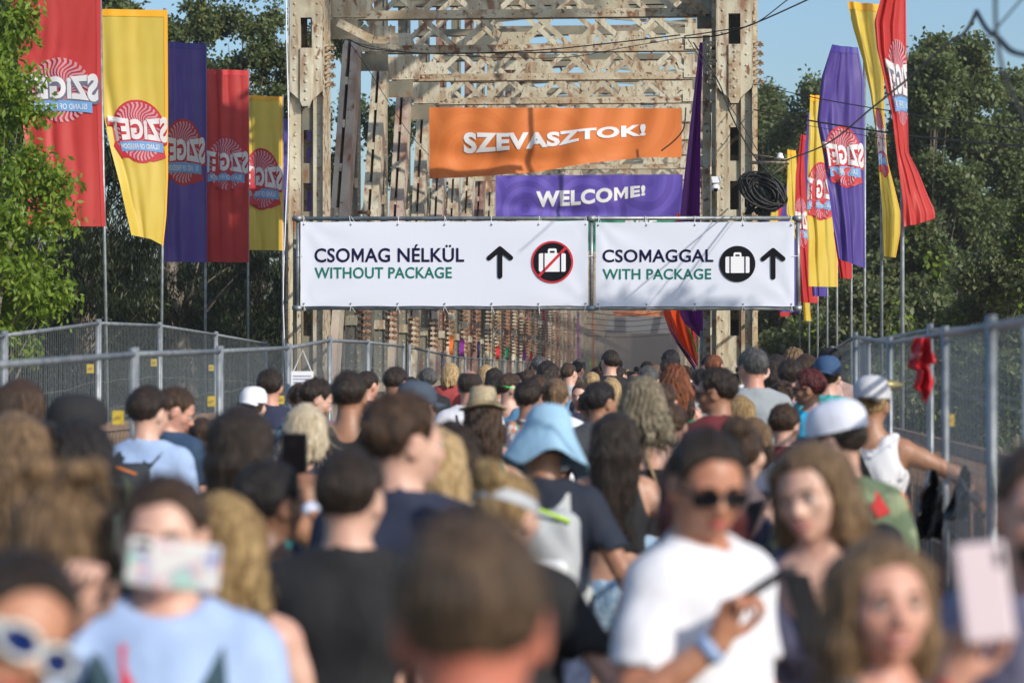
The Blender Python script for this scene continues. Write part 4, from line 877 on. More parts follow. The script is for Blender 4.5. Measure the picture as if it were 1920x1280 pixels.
# right hand wood
specs = [
 (1790, 74, [(1740, 150, 60, 55), (1800, 190, 80, 90), (1720, 260, 60, 60), (1820, 110, 40, 40), (1830, 300, 95, 90), (1730, 380, 80, 80), (1830, 430, 95, 80), (1700, 480, 70, 70), (1790, 540, 100, 70)], M_leaf_mid, 62000, 'tall poplar with a pointed top right of the big red flag'),
 (1745, 71, [(1745, 95, 26, 28), (1760, 140, 50, 40), (1735, 190, 45, 40), (1770, 330, 60, 60)], M_leaf_mid, 14000, 'narrow poplar top nearest the big red flag'),
 (1905, 78, [(1890, 170, 35, 40), (1920, 230, 50, 60), (1900, 330, 70, 80), (1930, 420, 70, 90), (1880, 500, 80, 70), (1960, 300, 60, 150)], M_leaf_mid, 40000, 'poplar cut by the right picture edge'),
 (1450, 86, [(1440, 190, 26, 30), (1445, 260, 45, 60), (1425, 330, 50, 60), (1470, 240, 36, 30), (1440, 420, 70, 70), (1400, 250, 30, 60)], M_leaf_mid, 26000, 'sparse poplar standing just right of the bridge post'),
 (1520, 82, [(1520, 165, 22, 22), (1515, 215, 40, 30), (1490, 250, 45, 30), (1540, 290, 60, 60), (1600, 330, 70, 70), (1560, 420, 80, 80), (1640, 420, 70, 90), (1500, 500, 90, 80), (1600, 540, 80, 70), (1660, 300, 50, 70), (1480, 350, 60, 60)], M_leaf_mid, 60000, 'broad poplar behind the middle of the right flags'),
 (1690, 60, [(1690, 520, 90, 80), (1640, 600, 90, 70), (1740, 600, 90, 60), (1720, 450, 45, 60), (1800, 640, 100, 60)], M_leaf_olive, 40000, 'olive green bushy tree below the poplars behind the right fence'),
 (1870, 52, [(1870, 500, 80, 60), (1900, 580, 90, 80), (1820, 600, 80, 60), (1950, 450, 60, 100), (1860, 680, 120, 60)], M_leaf_olive, 40000, 'olive green willow bush at the right picture edge'),
 (1540, 66, [(1500, 590, 70, 70), (1560, 560, 70, 60), (1600, 620, 70, 60), (1520, 650, 90, 50), (1460, 620, 50, 60), (1620, 690, 120, 60)], M_leaf_olive, 36000, 'low olive bush behind the row of flag poles'),
 (1780, 45, [(1700, 760, 120, 60), (1820, 780, 120, 60), (1900, 720, 90, 60), (1640, 730, 80, 50)], M_leaf_olive, 26000, 'low green shrub seen through the right fence'),
]
for i, (px, d, bl, m, n, lab) in enumerate(specs):
    cl = [blob(a, b, d+random.uniform(-2, 2), c, e, max(c, 60)) for a, b, c, e in bl]; top = min(b-e for a, b, c, e in bl)
    tree((P(px, 700, d).x, d+.5, -.06 if d < 61 or d > 118 else -3), P(px, top+20, d+.5), cl, n, .17 if d > 58 else .12, m, lab, 100+i, .2, 6, aspect=.6, sub=14, name='poplar_tree' if m is M_leaf_mid else 'bush', cat='tree' if m is M_leaf_mid else 'bush', extra=(M_leaf_olive if m is M_leaf_mid else M_leaf_bright, .12, 0))
# unseen poplar, added and shaped to shade the banner's right end and left flags
cl = [((8, 24.2, 7.6), (.9, .8, 1.7)), ((8, 25.4, 14.5), (1.6, 2.7, 1.8)), ((8, 25.2, 17), (1.6, 2.7, 1.8)), ((8.3, 24.4, 4.5), (1.0, .9, 1.4))]
tree((8, 26.5, -.06), (8, 26, 17), cl, 26000, .15, M_leaf_mid, 'unseen tall poplar added beyond the right fence to cast shade', 222, .22, 8, aspect=.7, sub=9, name='poplar_tree')
# far wood closing the view
rs = np.random.RandomState(9); C = []; Rr = []
for i in range(420):
    x = rs.uniform(-75, 75); y = rs.uniform(125, 165) if abs(x+1) > 9 else rs.uniform(320, 340); C.append((x, y, rs.uniform(0, 7.5))); Rr.append((3, 3, 2.2))
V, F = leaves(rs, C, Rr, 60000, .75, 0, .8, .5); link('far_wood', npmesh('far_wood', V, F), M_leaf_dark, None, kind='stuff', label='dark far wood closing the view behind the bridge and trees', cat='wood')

# drifting dust inside the bridge
M_dust = bpy.data.materials.new('brown_dust'); M_dust.use_nodes = True; n = M_dust.node_tree; n.nodes.remove(n.nodes['Principled BSDF'])
pv = n.nodes.new('ShaderNodeVolumePrincipled'); pv.inputs['Color'].default_value = (.34, .29, .26, 1); pv.inputs['Density'].default_value = .017; n.links.new(pv.outputs[0], n.nodes['Material Output'].inputs['Volume'])
mb = MB(); mb.box((TL+.4, 84, .3), (TR-.4, 240, 5.2)); mb.build('dust_haze', M_dust, kind='stuff', label='brown dust hanging over the crowd deep inside the bridge', cat='dust')

# thin summer haze over the whole place
M_haze = bpy.data.materials.new('thin_haze'); M_haze.use_nodes = True; n = M_haze.node_tree; n.nodes.remove(n.nodes['Principled BSDF'])
pv = n.nodes.new('ShaderNodeVolumePrincipled'); pv.inputs['Color'].default_value = (.90, .93, .97, 1); pv.inputs['Density'].default_value = .0004; n.links.new(pv.outputs[0], n.nodes['Material Output'].inputs['Volume'])
mb = MB(); mb.box((-640, -140, -4.5), (640, 1540, 24)); mb.build('haze', M_haze, kind='stuff')
# ================================================================ people: signed-distance bodies meshed by surface nets
F32 = np.float32
def surfnet(xs, ys, zs, Fd):
    S = Fd < 0; nx, ny, nz = Fd.shape; c = S[:-1, :-1, :-1].astype(np.int8)
    cnt = np.zeros((nx-1, ny-1, nz-1), np.int8)
    for a in (0, 1):
        for b in (0, 1):
            for d in (0, 1): cnt += S[a:nx-1+a, b:ny-1+b, d:nz-1+d]
    act = (cnt > 0) & (cnt < 8); I, J, K = np.nonzero(act)
    ids = -np.ones(act.shape, np.int64); ids[I, J, K] = np.arange(len(I))
    vals = {(a, b, d): Fd[I+a, J+b, K+d] for a in (0, 1) for b in (0, 1) for d in (0, 1)}
    acc = np.zeros((len(I), 3)); n = np.zeros(len(I))
    X = (xs[I], xs[I+1]); Y = (ys[J], ys[J+1]); Z = (zs[K], zs[K+1])
    for ax in range(3):
        for p in (0, 1):
            for q in (0, 1):
                c0 = [p, q]; c0.insert(ax, 0); c1 = [p, q]; c1.insert(ax, 1); v0 = vals[tuple(c0)]; v1 = vals[tuple(c1)]
                m = (v0 < 0) != (v1 < 0); t = np.where(m, v0/(v0-v1+1e-12), 0)
                co = []
                for k, A in enumerate((X, Y, Z)):
                    co.append(A[0]+(A[1]-A[0])*t if k == ax else A[c0[k]])
                acc += np.stack(co, 1)*m[:, None]; n += m
    V = acc/n[:, None]; Q = []
    def faces(m, f):
        i, j, k = np.nonzero(m)
        return i, j, k
    # edges along each axis
    for ax in range(3):
        sl0 = [slice(None)]*3; sl1 = [slice(None)]*3; sl0[ax] = slice(0, -1); sl1[ax] = slice(1, None)
        m = S[tuple(sl0)] != S[tuple(sl1)]; o = [k for k in range(3) if k != ax]
        i = np.array(np.nonzero(m)); ok = np.ones(i.shape[1], bool)
        for k in o: ok &= (i[k] >= 1) & (i[k] < Fd.shape[k]-1)
        i = i[:, ok]; inside = S[i[0], i[1], i[2]]
        def idx(d1, d2):
            j = i.copy(); j[o[0]] -= d1; j[o[1]] -= d2; return ids[j[0], j[1], j[2]]
        q = np.stack([idx(1, 1), idx(0, 1), idx(0, 0), idx(1, 0)], 1)
        flip = inside if ax != 1 else ~inside
        q[~flip] = q[~flip][:, ::-1]; Q.append(q)
    Q = np.concatenate(Q); Q = Q[(Q >= 0).all(1)]
    return V, Q
def smin(a, b, k):
    h = np.clip(.5+.5*(b-a)/k, 0, 1); return b+(a-b)*h-k*h*(1-h)
def smax(a, b, k): return -smin(-a, -b, k)
def rotm(e): return np.array(Euler([R(x) for x in e]).to_matrix())
class Field:
    def __init__(s, xs, ys, zs): s.x, s.y, s.z = xs, ys, zs; s.F = np.full((len(xs), len(ys), len(zs)), .2, F32)
    def sl(s, lo, hi, m=.06):
        r = []
        for A, a, b in zip((s.x, s.y, s.z), lo, hi): r.append(slice(max(0, int(np.searchsorted(A, a-m))-1), int(np.searchsorted(A, b+m))+1))
        return tuple(r)
    def grid(s, sl): return s.x[sl[0]][:, None, None], s.y[sl[1]][None, :, None], s.z[sl[2]][None, None, :]
    def put(s, prim, k=.02, off=0., sub=False):
        lo, hi, f = prim; sl = s.sl(np.array(lo)-abs(off), np.array(hi)+abs(off)); X, Y, Z = s.grid(sl)
        if s.F[sl].size == 0: return
        d = (f(X, Y, Z)-off).astype(F32); g = s.F[sl]
        s.F[sl] = smax(g, -d, k) if sub else smin(g, d, k)
def cone(a, b, ra, rb):
    a = np.array(a, float); b = np.array(b, float); ba = b-a; L2 = max(1e-9, ba@ba); r = max(ra, rb)
    def f(X, Y, Z):
        px, py, pz = X-a[0], Y-a[1], Z-a[2]; t = np.clip((px*ba[0]+py*ba[1]+pz*ba[2])/L2, 0, 1)
        return np.sqrt((px-t*ba[0])**2+(py-t*ba[1])**2+(pz-t*ba[2])**2)-(ra+(rb-ra)*t)
    return np.minimum(a, b)-r, np.maximum(a, b)+r, f
def ell(c, r, rot=None, piv=None, lrot=None):
    """ellipsoid; lrot = own rotation (deg), rot/piv = head rotation"""
    c = np.array(c, float); r = np.array(r, float); M = np.eye(3) if lrot is None else rotm(lrot)
    if rot is not None: c = piv+rot@(c-piv); M = rot@M
    MT = M.T; e = np.abs(M)@r
    def f(X, Y, Z):
        px, py, pz = X-c[0], Y-c[1], Z-c[2]
        q = [(MT[i, 0]*px+MT[i, 1]*py+MT[i, 2]*pz) for i in range(3)]
        k0 = np.sqrt(sum((q[i]/r[i])**2 for i in range(3))); k1 = np.sqrt(sum((q[i]/r[i]**2)**2 for i in range(3)))+1e-9
        return k0*(k0-1)/k1
    return c-e, c+e, f
def axis(lo, hi, base, fine):
    """axis samples: step 'base', refined to h inside each (a,b,h)"""
    v = [lo]; 
    while v[-1] < hi:
        h = base
        for a, b, q in fine:
            if a <= v[-1] <= b: h = min(h, q)
            elif v[-1] < a and v[-1]+h > a: h = min(h, max(q, a-v[-1]))
        v.append(v[-1]+h)
    return np.array(v)
PIV = np.array((0, -.012, 1.545))
def hp(p, H): return PIV+H@(np.array(p, float)-PIV)
ARMS = {
 'down': ((.235, -.02, 1.15), (.245, .05, .90)),
 'bent': ((.225, -.01, 1.14), (.14, .20, 1.10)),
 'out': ((.30, -.06, 1.18), (.36, .08, 1.02)),
 'up': ((.27, .16, 1.27), (.20, .30, 1.50)),
 'high': ((.27, .20, 1.38), (.20, .24, 1.66)),
 'chest': ((.225, .05, 1.13), (.06, .27, 1.24)),
 'hip': ((.36, -.13, 1.22), (.22, .04, 1.05)),
 'rail': ((.40, .02, 1.30), (.52, .22, 1.14)),
 'reach': ((.27, .28, 1.35), (.20, .52, 1.46)),
}
def hand(w, el, sgn, mode='relax'):
    """palm and five fingers as cones; returns [(prim,k)] and tip box"""
    w = np.array(w, float); d = w-np.array(el, float); d /= np.linalg.norm(d)
    if mode == 'phone': d = d*.5+np.array((0, .1, .9)); d /= np.linalg.norm(d)
    ref = np.array((-sgn, .15, 0)) if mode == 'relax' else np.array((0, 1., .1))
    n = ref-d*(ref@d); n /= np.linalg.norm(n); s = np.cross(d, n)*sgn          # s points to the thumb side
    if s[1] < 0 and mode == 'relax': s = -s
    P_ = [(cone(w, w+d*.05, .026, .028), .012)]
    for i, q in enumerate((.028, .009, -.010, -.027)):
        P_.append((cone(w+s*q*.6+d*.01, w+s*q+d*.085, .015, .0125), .012))
    cur = {'relax': (.35, .55, .5), 'phone': (.55, .95, .6), 'open': (.1, .15, .1), 'grip': (.9, 1.2, .9)}[mode]
    for i, (q, L) in enumerate(((.028, .074), (.009, .082), (-.010, .077), (-.027, .060))):
        p = w+s*q+d*.085; a = 0
        for j, (f_, r0, r1) in enumerate(((.45, .0095, .0085), (.3, .0085, .0078), (.25, .0078, .0066))):
            a += cur[j]*(1+.12*i); u = d*cos(a)+n*sin(a); e = p+u*L*f_*1.05; P_.append((cone(p, e, r0, r1), .005)); p = e
    t0 = w+s*.024+d*.02; t1 = t0+(s*.75+d*.6+n*.35)/1.02*.042; t2 = t1+(s*.25+d*.9+n*.35)*.032; t3 = t2+(d*.9+n*.4-s*.1)*.026
    P_ += [(cone(t0, t1, .015, .012), .01), (cone(t1, t2, .0115, .0105), .005), (cone(t2, t3, .0105, .0085), .005)]
    return P_, w+d*.09+n*.03
def torso_prims(sex):
    w = 1.0 if sex == 'm' else .88; hipw = 1.0 if sex == 'm' else 1.05
    return [(ell((0, .005, 1.29), (.168*w, .112, .20)), .04), (ell((0, .0, 1.10), (.142*w, .10, .17)), .05), (ell((0, -.005, .95), (.160*hipw, .115, .14)), .05),
            (ell((-.075*w, -.035, 1.33), (.085, .075, .12)), .03), (ell((.075*w, -.035, 1.33), (.085, .075, .12)), .03),
            (cone((-.15*w, -.01, 1.405), (.15*w, -.01, 1.405), .058, .058), .04), (cone((0, -.02, 1.49), (.15*w, -.012, 1.415), .045, .042), .04), (cone((0, -.02, 1.49), (-.15*w, -.012, 1.415), .045, .042), .04)]+ \
           ([(ell((sx*.07, .085, 1.27), (.055, .05, .055)), .03) for sx in (-1, 1)] if sex == 'f' else [])
def limb(sex, arm, s):
    w = 1.0 if sex == 'm' else .90; k = 1.0 if sex == 'm' else .82; sh = np.array((s*.172*w, -.01, 1.40)); el = np.array(arm[0])*(s, 1, 1); wr = np.array(arm[1])*(s, 1, 1)
    el = sh+(el-sh)/np.linalg.norm(el-sh)*.275; wr = el+(wr-el)/np.linalg.norm(wr-el)*.245
    up = [(cone(sh, sh+(el-sh)*.3, .054*k, .052*k), .03), (cone(sh+(el-sh)*.25, el, .050*k, .039*k), .02)]
    mid = el+(wr-el)*.3; lo = [(cone(el, mid, .039*k, .040*k), .02), (cone(mid, wr, .040*k, .026*k), .02)]
    return sh, el, wr, up, lo
_bc = {}
def body_mesh(sex, la, ra, head, fine, stride=.1, modes=('relax', 'relax'), face=False):
    key = (sex, la, ra, head, fine, modes, face)
    if key in _bc: return _bc[key]
    H = rotm(head); L = limb(sex, ARMS[la] if isinstance(la, str) else la, -1); Rr = limb(sex, ARMS[ra] if isinstance(ra, str) else ra, 1)
    hs = .0078 if fine else .0112
    prs = [(p, k, 0) for p, k in torso_prims(sex)]
    for q in (L, Rr): prs += [(p, k, 0) for p, k in q[3]+q[4]]
    hb = []
    for q, sg, md in ((L, -1, modes[0]), (Rr, 1, modes[1])):
        hpz, c = hand(q[2], q[1], sg, md); prs += [(p, k, 0) for p, k in hpz]; hb.append(c)
    # legs
    for sx, st in ((-1, stride), (1, -stride)):
        prs += [(cone((sx*.085, 0, .92), (sx*.095, st*.45+.02, .50), .085, .055), .04, 0), (cone((sx*.095, st*.45+.02, .50), (sx*.10, st-.02, .09), .055, .036), .02, 0), (cone((sx*.10, st-.03, .05), (sx*.115, st+.12, .03), .038, .028), .02, 0)]
    prs += [(cone((0, -.028, 1.45), hp((0, -.018, 1.575), H), .062 if sex == 'm' else .053, .056 if sex == 'm' else .048), .025, 0)]
    j = 1.0 if sex == 'm' else .92
    def E(c, r, k=.02, lr=None, sub=0): prs.append((ell(c, r, H, PIV, lr), k, sub))
    E((0, -.014, 1.660), (.077, .098, .090)); E((0, .012, 1.628), (.066, .078, .085), .025); E((0, .030, 1.580), (.050*j, .056, .044*j), .03); E((0, .070, 1.548), (.020*j, .014, .014), .02)
    for s in (-1, 1):
        E((s*.042, .056, 1.613), (.022, .020, .020), .02); E((s*.030, .078, 1.655), (.028, .012, .008), .012)
    E((0, .094, 1.607), (.015, .014, .011), .010)
    prs.append((cone(hp((0, .082, 1.645), H), hp((0, .103, 1.612), H), .0085, .0115), .012, 0))
    if face or fine:
        for s in (-1, 1): E((s*.031, .100, 1.638), (.017, .016, .012), .010, None, 1); E((s*.012, .093, 1.602), (.009, .009, .008), .006)
        E((0, .083, 1.579), (.024, .012, .006), .005); E((0, .082, 1.571), (.021, .012, .007), .005); E((0, .099, 1.575), (.028, .006, .002), .003, None, 1)
    for s in (-1, 1):
        E((s*.080, -.010, 1.624), (.009, .021, .033), .006, (0, s*8, -s*22)); 
        if fine or face: E((s*.091, -.006, 1.628), (.006, .012, .020), .004, (0, s*8, -s*22), 1)
    lo = np.min([p[0][0] for p in prs], 0)-.03; hi = np.max([p[0][1] for p in prs], 0)+.03
    base = .027; hc = hp((0, 0, 1.63), H); hr = .125
    fx = [(hc[0]-hr, hc[0]+hr, hs)]; fy = [(hc[1]-hr-.01, hc[1]+hr+.02, hs*1.15)]; fz = [(1.46, 2.0, hs)]
    hh = .0115 if not fine else .0105
    for c, md in zip(hb, modes):
        if md != 'relax': hh = .0068
        else: hh = .0125
        fx.append((c[0]-.075, c[0]+.075, hh)); fy.append((c[1]-.085, c[1]+.085, hh*1.1)); fz.append((c[2]-.10, c[2]+.10, hh))
    f = Field(axis(lo[0], hi[0], base, fx), axis(lo[1], hi[1], base, fy), axis(lo[2], hi[2], base, fz))
    for p, k, sub in prs: f.put(p, k, 0, bool(sub))
    V, Q = surfnet(f.x, f.y, f.z, f.F); me = npmesh('body', V, Q, True); _bc[key] = (me, hb, L, Rr, H); return _bc[key]
_cc = {}
def fold(X, Y, Z, s):
    return .0085*np.sin(13*Z+17*X+4*np.sin(9*Y+s)+s)*np.sin(9*X-7*Z+s*2)+.0055*np.sin(31*Z+9*np.sin(8*X+s)+11*Y)
def top_mesh(sex, kind, la, ra, seed=0, gap=.014):
    key = (sex, kind, la, ra, seed, gap)
    if key in _cc: return _cc[key]
    L = limb(sex, ARMS[la] if isinstance(la, str) else la, -1); Rr = limb(sex, ARMS[ra] if isinstance(ra, str) else ra, 1)
    prs = [(p, k, gap+(.004 if kind in ('tee', 'shirt') else 0)) for p, k in torso_prims(sex)]; sleeves = []
    if kind in ('tee', 'shirt', 'long'):
        for q in (L, Rr):
            t = {'tee': .62, 'shirt': .88, 'long': 1}[kind]; e = q[0]+(q[1]-q[0])*t
            sleeves.append((cone(q[0], e, .062, .058 if kind == 'long' else .066), .03, .004))
            if kind == 'long': sleeves.append((cone(q[1], q[1]+(q[2]-q[1])*.9, .052, .038), .02, 0))
    if kind in ('tee', 'shirt', 'tank', 'long'): prs.append((ell((0, 0, 1.0), (.178 if sex == 'm' else .165, .128, .30)), .06, 0))
    allp = prs+sleeves; lo = np.min([p[0][0] for p in allp], 0)-.05; hi = np.max([p[0][1] for p in allp], 0)+.05
    lo[2] = max(lo[2], .80); h = .0165
    f = Field(np.arange(lo[0], hi[0], h), np.arange(lo[1], hi[1], h), np.arange(lo[2], hi[2], h))
    for p, k, o in prs: f.put(p, k, o)
    X, Y, Z = f.grid((slice(None),)*3)
    hem = {'tee': .86, 'shirt': .84, 'long': .85, 'tank': .87, 'crop': 1.13, 'band': 1.0, 'strap': 1.0}[kind]
    f.F = smax(f.F, (hem-Z)+0*X+0*Y, .012)
    if kind in ('band',): f.F = smax(f.F, (Z-1.335)+0*X+0*Y, .01)
    if kind in ('tank', 'crop', 'strap'):
        for s in (-1, 1): f.put(ell((s*(.225 if kind == 'tank' else .20), -.01, 1.43), (.085, .22, .15)), .02, 0, True)
        if kind != 'tank': f.put(ell((0, -.10, 1.50), (.11, .10, .20)), .02, 0, True); f.put(ell((0, .10, 1.50), (.10, .10, .16)), .02, 0, True)
    for p, k, o in sleeves: f.put(p, k, o)
    if kind in ('tee', 'shirt', 'long'):
        for q in (L, Rr):
            if kind != 'long': u = (q[1]-q[0])/np.linalg.norm(q[1]-q[0]); e = q[0]+u*.275*.62 if kind == 'tee' else q[0]+u*.275*.88; f.put(ell(e+u*.055, (.11, .11, .05), None, None) if abs(u[2]) > .75 else cone(e+u*.085, e+u*.10, .085, .085), .01, 0, True)
    f.put(ell((0, .005, 1.53), (.078, .085, .055)) if kind != 'tank' else ell((0, .0, 1.53), (.11, .10, .10)), .012, 0, True)
    if kind in ('tank',): f.put(ell((0, -.13, 1.50), (.085, .08, .10)), .02, 0, True)
    f.F = f.F+fold(X, Y, Z, seed)*np.clip((1.44-Z)*4, .25, 1)
    V, Q = surfnet(f.x, f.y, f.z, f.F); _cc[key] = npmesh('shirt', V, Q, True); return _cc[key]
def legs_mesh(sex, kind, stride=.1):
    key = ('legs', sex, kind)
    if key in _cc: return _cc[key]
    h = .02; zb = {'trousers': .07, 'shorts': .52, 'hot': .76, 'skirt': .5}[kind]
    f = Field(np.arange(-.28, .28, h), np.arange(-.28, .28, h), np.arange(zb-.05, 1.06, h)); g = .016
    f.put(torso_prims(sex)[2][0], .05, g)
    for sx, st in ((-1, stride), (1, -stride)):
        f.put(cone((sx*.085, 0, .92), (sx*.095, st*.45+.02, .50), .088, .064), .04, g); f.put(cone((sx*.095, st*.45+.02, .50), (sx*.10, st-.02, .09), .064, .055), .02, g)
    if kind == 'skirt': f.put(cone((0, 0, .95), (0, 0, .45), .13, .20), .03, 0)
    X, Y, Z = f.grid((slice(None),)*3); f.F = smax(f.F, (zb-Z)+0*X+0*Y, .01); f.F = smax(f.F, (Z-1.01)+0*X+0*Y, .01); f.F = f.F+fold(X, Y, Z, 3)
    V, Q = surfnet(f.x, f.y, f.z, f.F); _cc[key] = npmesh('trousers', V, Q, True); return _cc[key]
def strandn(X, Y, Z, s, fx=60, fz=9):
    th = np.arctan2(X, -Y-.01)*3.2
    return (np.sin(fx*.16*th+3*np.sin(fz*Z+s)+s)*.6+np.sin(fx*.37*th+2*np.sin(fz*1.7*Z+s*2))*.4)
def hair_field(style, seed, h):
    S = dict(short=.007, buzz=.003, thick=.014, bald=.005, long=.010, wavy=.014, curly=.022, bob=.016, wbob=.02, bun=.006, messy=.012, braid=.008, pony=.008, cap=.004)
    v = S[style]; zlo = {'long': 1.12, 'wavy': 1.22, 'curly': 1.20, 'bob': 1.44, 'wbob': 1.40, 'pony': 1.22, 'braid': 1.30, 'messy': 1.40}.get(style, 1.50)
    xs = np.arange(-.19, .19, h); ys = np.arange(-.24, .17, h*1.1); zs = np.arange(zlo-.05, 1.92, h*1.1)
    f = Field(xs, ys, zs); X, Y, Z = f.grid((slice(None),)*3); rs = np.random.RandomState(seed)
    longish = style in ('long', 'wavy', 'curly', 'bob', 'messy', 'wbob')
    f.put(ell((0, -.015, 1.662), (.079, .100, .092)), .02); f.put(ell((0, .010, 1.655), (.068, .076, .075)), .02)
    if longish: f.put(ell((0, -.035, 1.61), (.082, .078, .10)), .03)
    yv = np.array([-.13, -.06, -.03, -.018, .000, .018, .036, .06, .09]); zv = np.array([1.592, 1.592, 1.606, 1.648, 1.664, 1.655, 1.634, 1.712, 1.734])
    hl = np.interp(ys, yv, zv)[None, :, None]
    if longish: hl = np.interp(ys, [-.2, .0, .03, .055, .09], [0, 0, 1.50, 1.70, 1.724])[None, :, None]
    tp = np.clip((Z-hl)/(.055 if not longish else .035), 0, 1); tp = tp*tp*(3-2*tp)+0*X
    f.F = f.F-(.0015+v*tp*(1+.35*np.clip((Z-1.70)*12, 0, 1)))
    f.F = smax(f.F, (hl-Z)+.004*np.sin(90*X+seed)*np.sin(70*Y)+0*X, .004)
    if style == 'bald': f.put(ell((0, .02, 1.745), (.052, .095, .03)), .01, .01, True)
    if longish:
        zend = {'wbob': 1.47, 'long': 1.20, 'wavy': 1.32, 'curly': 1.30, 'bob': 1.50, 'messy': 1.50}[style]
        for a in np.linspace(-112, 112, 13):
            ar = R(a); ze = zend+rs.uniform(-.04, .05)+abs(a)/112*.05; wd = {'curly': .105, 'wbob': .105}.get(style, .082)
            st = (sin(ar)*.070, -.02-cos(ar)*.075, 1.69); mi = (sin(ar)*wd*1.02, -.030-cos(ar)*.085, 1.56); en = (sin(ar)*wd*rs.uniform(.75, 1.15), -.055-cos(ar)*.065*rs.uniform(.8, 1.3), ze)
            r = .026 if style != 'curly' else .034
            kk = .034 if style in ('long', 'bob') else .018; f.put(cone(st, mi, .026, r), kk); f.put(cone(mi, en, r, .017 if style != 'bob' else .026), kk)
            if style in ('curly', 'wavy', 'wbob'):
                for q in range(4): t = rs.uniform(0, 1); c = np.array(mi)+(np.array(en)-mi)*t; f.put(ell(c+rs.normal(size=3)*.018, (.024, .024, .032)), .01)
    if style == 'bun': [f.put(ell((.036*cos(q), -.098-.006*sin(q), 1.738+.034*sin(q)), (.026, .030, .026)), .006) for q in np.linspace(0, 5.2, 6)]; f.put(ell((0, -.10, 1.738), (.034, .036, .034)), .006)
    if style == 'messy':
        for q in range(9): f.put(ell(np.array((0, -.04, 1.79))+rs.normal(size=3)*(.035, .03, .018), (.03, .03, .022)), .008)
    if style == 'pony':
        p = np.array((0, -.115, 1.72)); 
        for e, r0, r1 in (((0, -.16, 1.66), .022, .034), ((.01, -.15, 1.50), .034, .032), ((.015, -.12, 1.32), .032, .012)): f.put(cone(p, e, r0, r1), .012); p = np.array(e)
    if style == 'braid':
        for sx in (-1, 1):
            for q in range(12):
                z = 1.73-q*.032; f.put(ell((sx*.034+.008*(-1)**q, -.112+.0*q-(.0 if z > 1.6 else -.02), z), (.019, .018, .022), None, None, (0, 30*(-1)**q, 0)), .004)
    if longish: f.put(ell((0, .112, 1.600), (.068, .085, .106)), .012, 0, True)
    amp = {'wbob': .009, 'short': .0022, 'buzz': .001, 'thick': .006, 'bald': .001, 'long': .0022, 'wavy': .008, 'curly': .011, 'bob': .004, 'bun': .002, 'messy': .009, 'braid': .003, 'pony': .003, 'cap': .001}[style]
    f.F = f.F+amp*strandn(X, Y, Z, seed*1.3, 60 if style != 'curly' else 40, 9 if style in ('long', 'short', 'bob') else 28)
    if style in ('thick', 'short', 'messy', 'curly'): f.F = f.F+.0035*np.sin(70*X+3*np.sin(50*Y))*np.sin(60*Y+40*Z+seed)*np.clip((Z-1.62)*12, 0, 1)
    return surfnet(f.x, f.y, f.z, f.F)
_hc = {}
def hair_mesh(style, head, seed, fine):
    k = (style, head, seed, fine)
    if k in _hc: return _hc[k]
    k0 = (style, seed, fine)
    if k0 not in _hc: _hc[k0] = hair_field(style, seed, .0075 if fine else .0105)
    V, Q = _hc[k0]; H = rotm(head)
    # long hair hangs: only its upper part follows the head fully
    W_ = PIV+(V-PIV)@H.T; lowf = np.clip((1.50-V[:, 2])/.2, 0, 1)[:, None]; yawonly = rotm((0, 0, head[2]*.6)); W2 = PIV+(V-PIV)@yawonly.T
    _hc[k] = npmesh('hair', W_*(1-lowf)+W2*lowf, Q, True); return _hc[k]
_sc = {}
def stray_mesh(style, head, seed, fine):
    """loose strands standing off the hair surface"""
    k = (style, head, seed, fine)
    if k in _sc: return _sc[k]
    me = hair_mesh(style, head, seed, fine); n = len(me.vertices); V = np.zeros(n*3); me.vertices.foreach_get('co', V); V = V.reshape(-1, 3); N = np.zeros(n*3); me.vertex_normals.foreach_get('vector', N); N = N.reshape(-1, 3)
    rs = np.random.RandomState(seed+5); m = 700 if fine else 380; i = rs.randint(0, n, m); P0 = V[i]-N[i]*.004; lg = style in ('long', 'wavy', 'curly', 'bob', 'wbob', 'messy', 'pony')
    L = rs.uniform(.03, .10, m) if lg else rs.uniform(.008, .022, m)
    flow = np.array((0, -.2, -1.0)) if lg else np.array((0, .35, .1)); d = N[i]*(.35 if lg else .75)+flow*(.8 if lg else .35)+rs.normal(size=(m, 3))*(.22 if lg else .35); d /= np.linalg.norm(d, axis=1)[:, None]
    d2 = d+rs.normal(size=(m, 3))*.3+flow*.25; d2 /= np.linalg.norm(d2, axis=1)[:, None]
    P1 = P0+d*L[:, None]*.5+N[i]*.002; P2 = P1+d2*L[:, None]*.5; s_ = np.cross(d, rs.normal(size=(m, 3))); s_ /= np.linalg.norm(s_, axis=1)[:, None]; w = (.0016 if lg else .0011)
    VV = np.stack([P0-s_*w, P0+s_*w, P1-s_*w*.8, P1+s_*w*.8, P2-s_*w*.2, P2+s_*w*.2], 1).reshape(-1, 3); b = np.arange(m)[:, None]*6
    F = np.concatenate([b+np.array((0, 1, 3, 2)), b+np.array((2, 3, 5, 4))]); _sc[k] = npmesh('loose_strands', VV, F, True); return _sc[k]
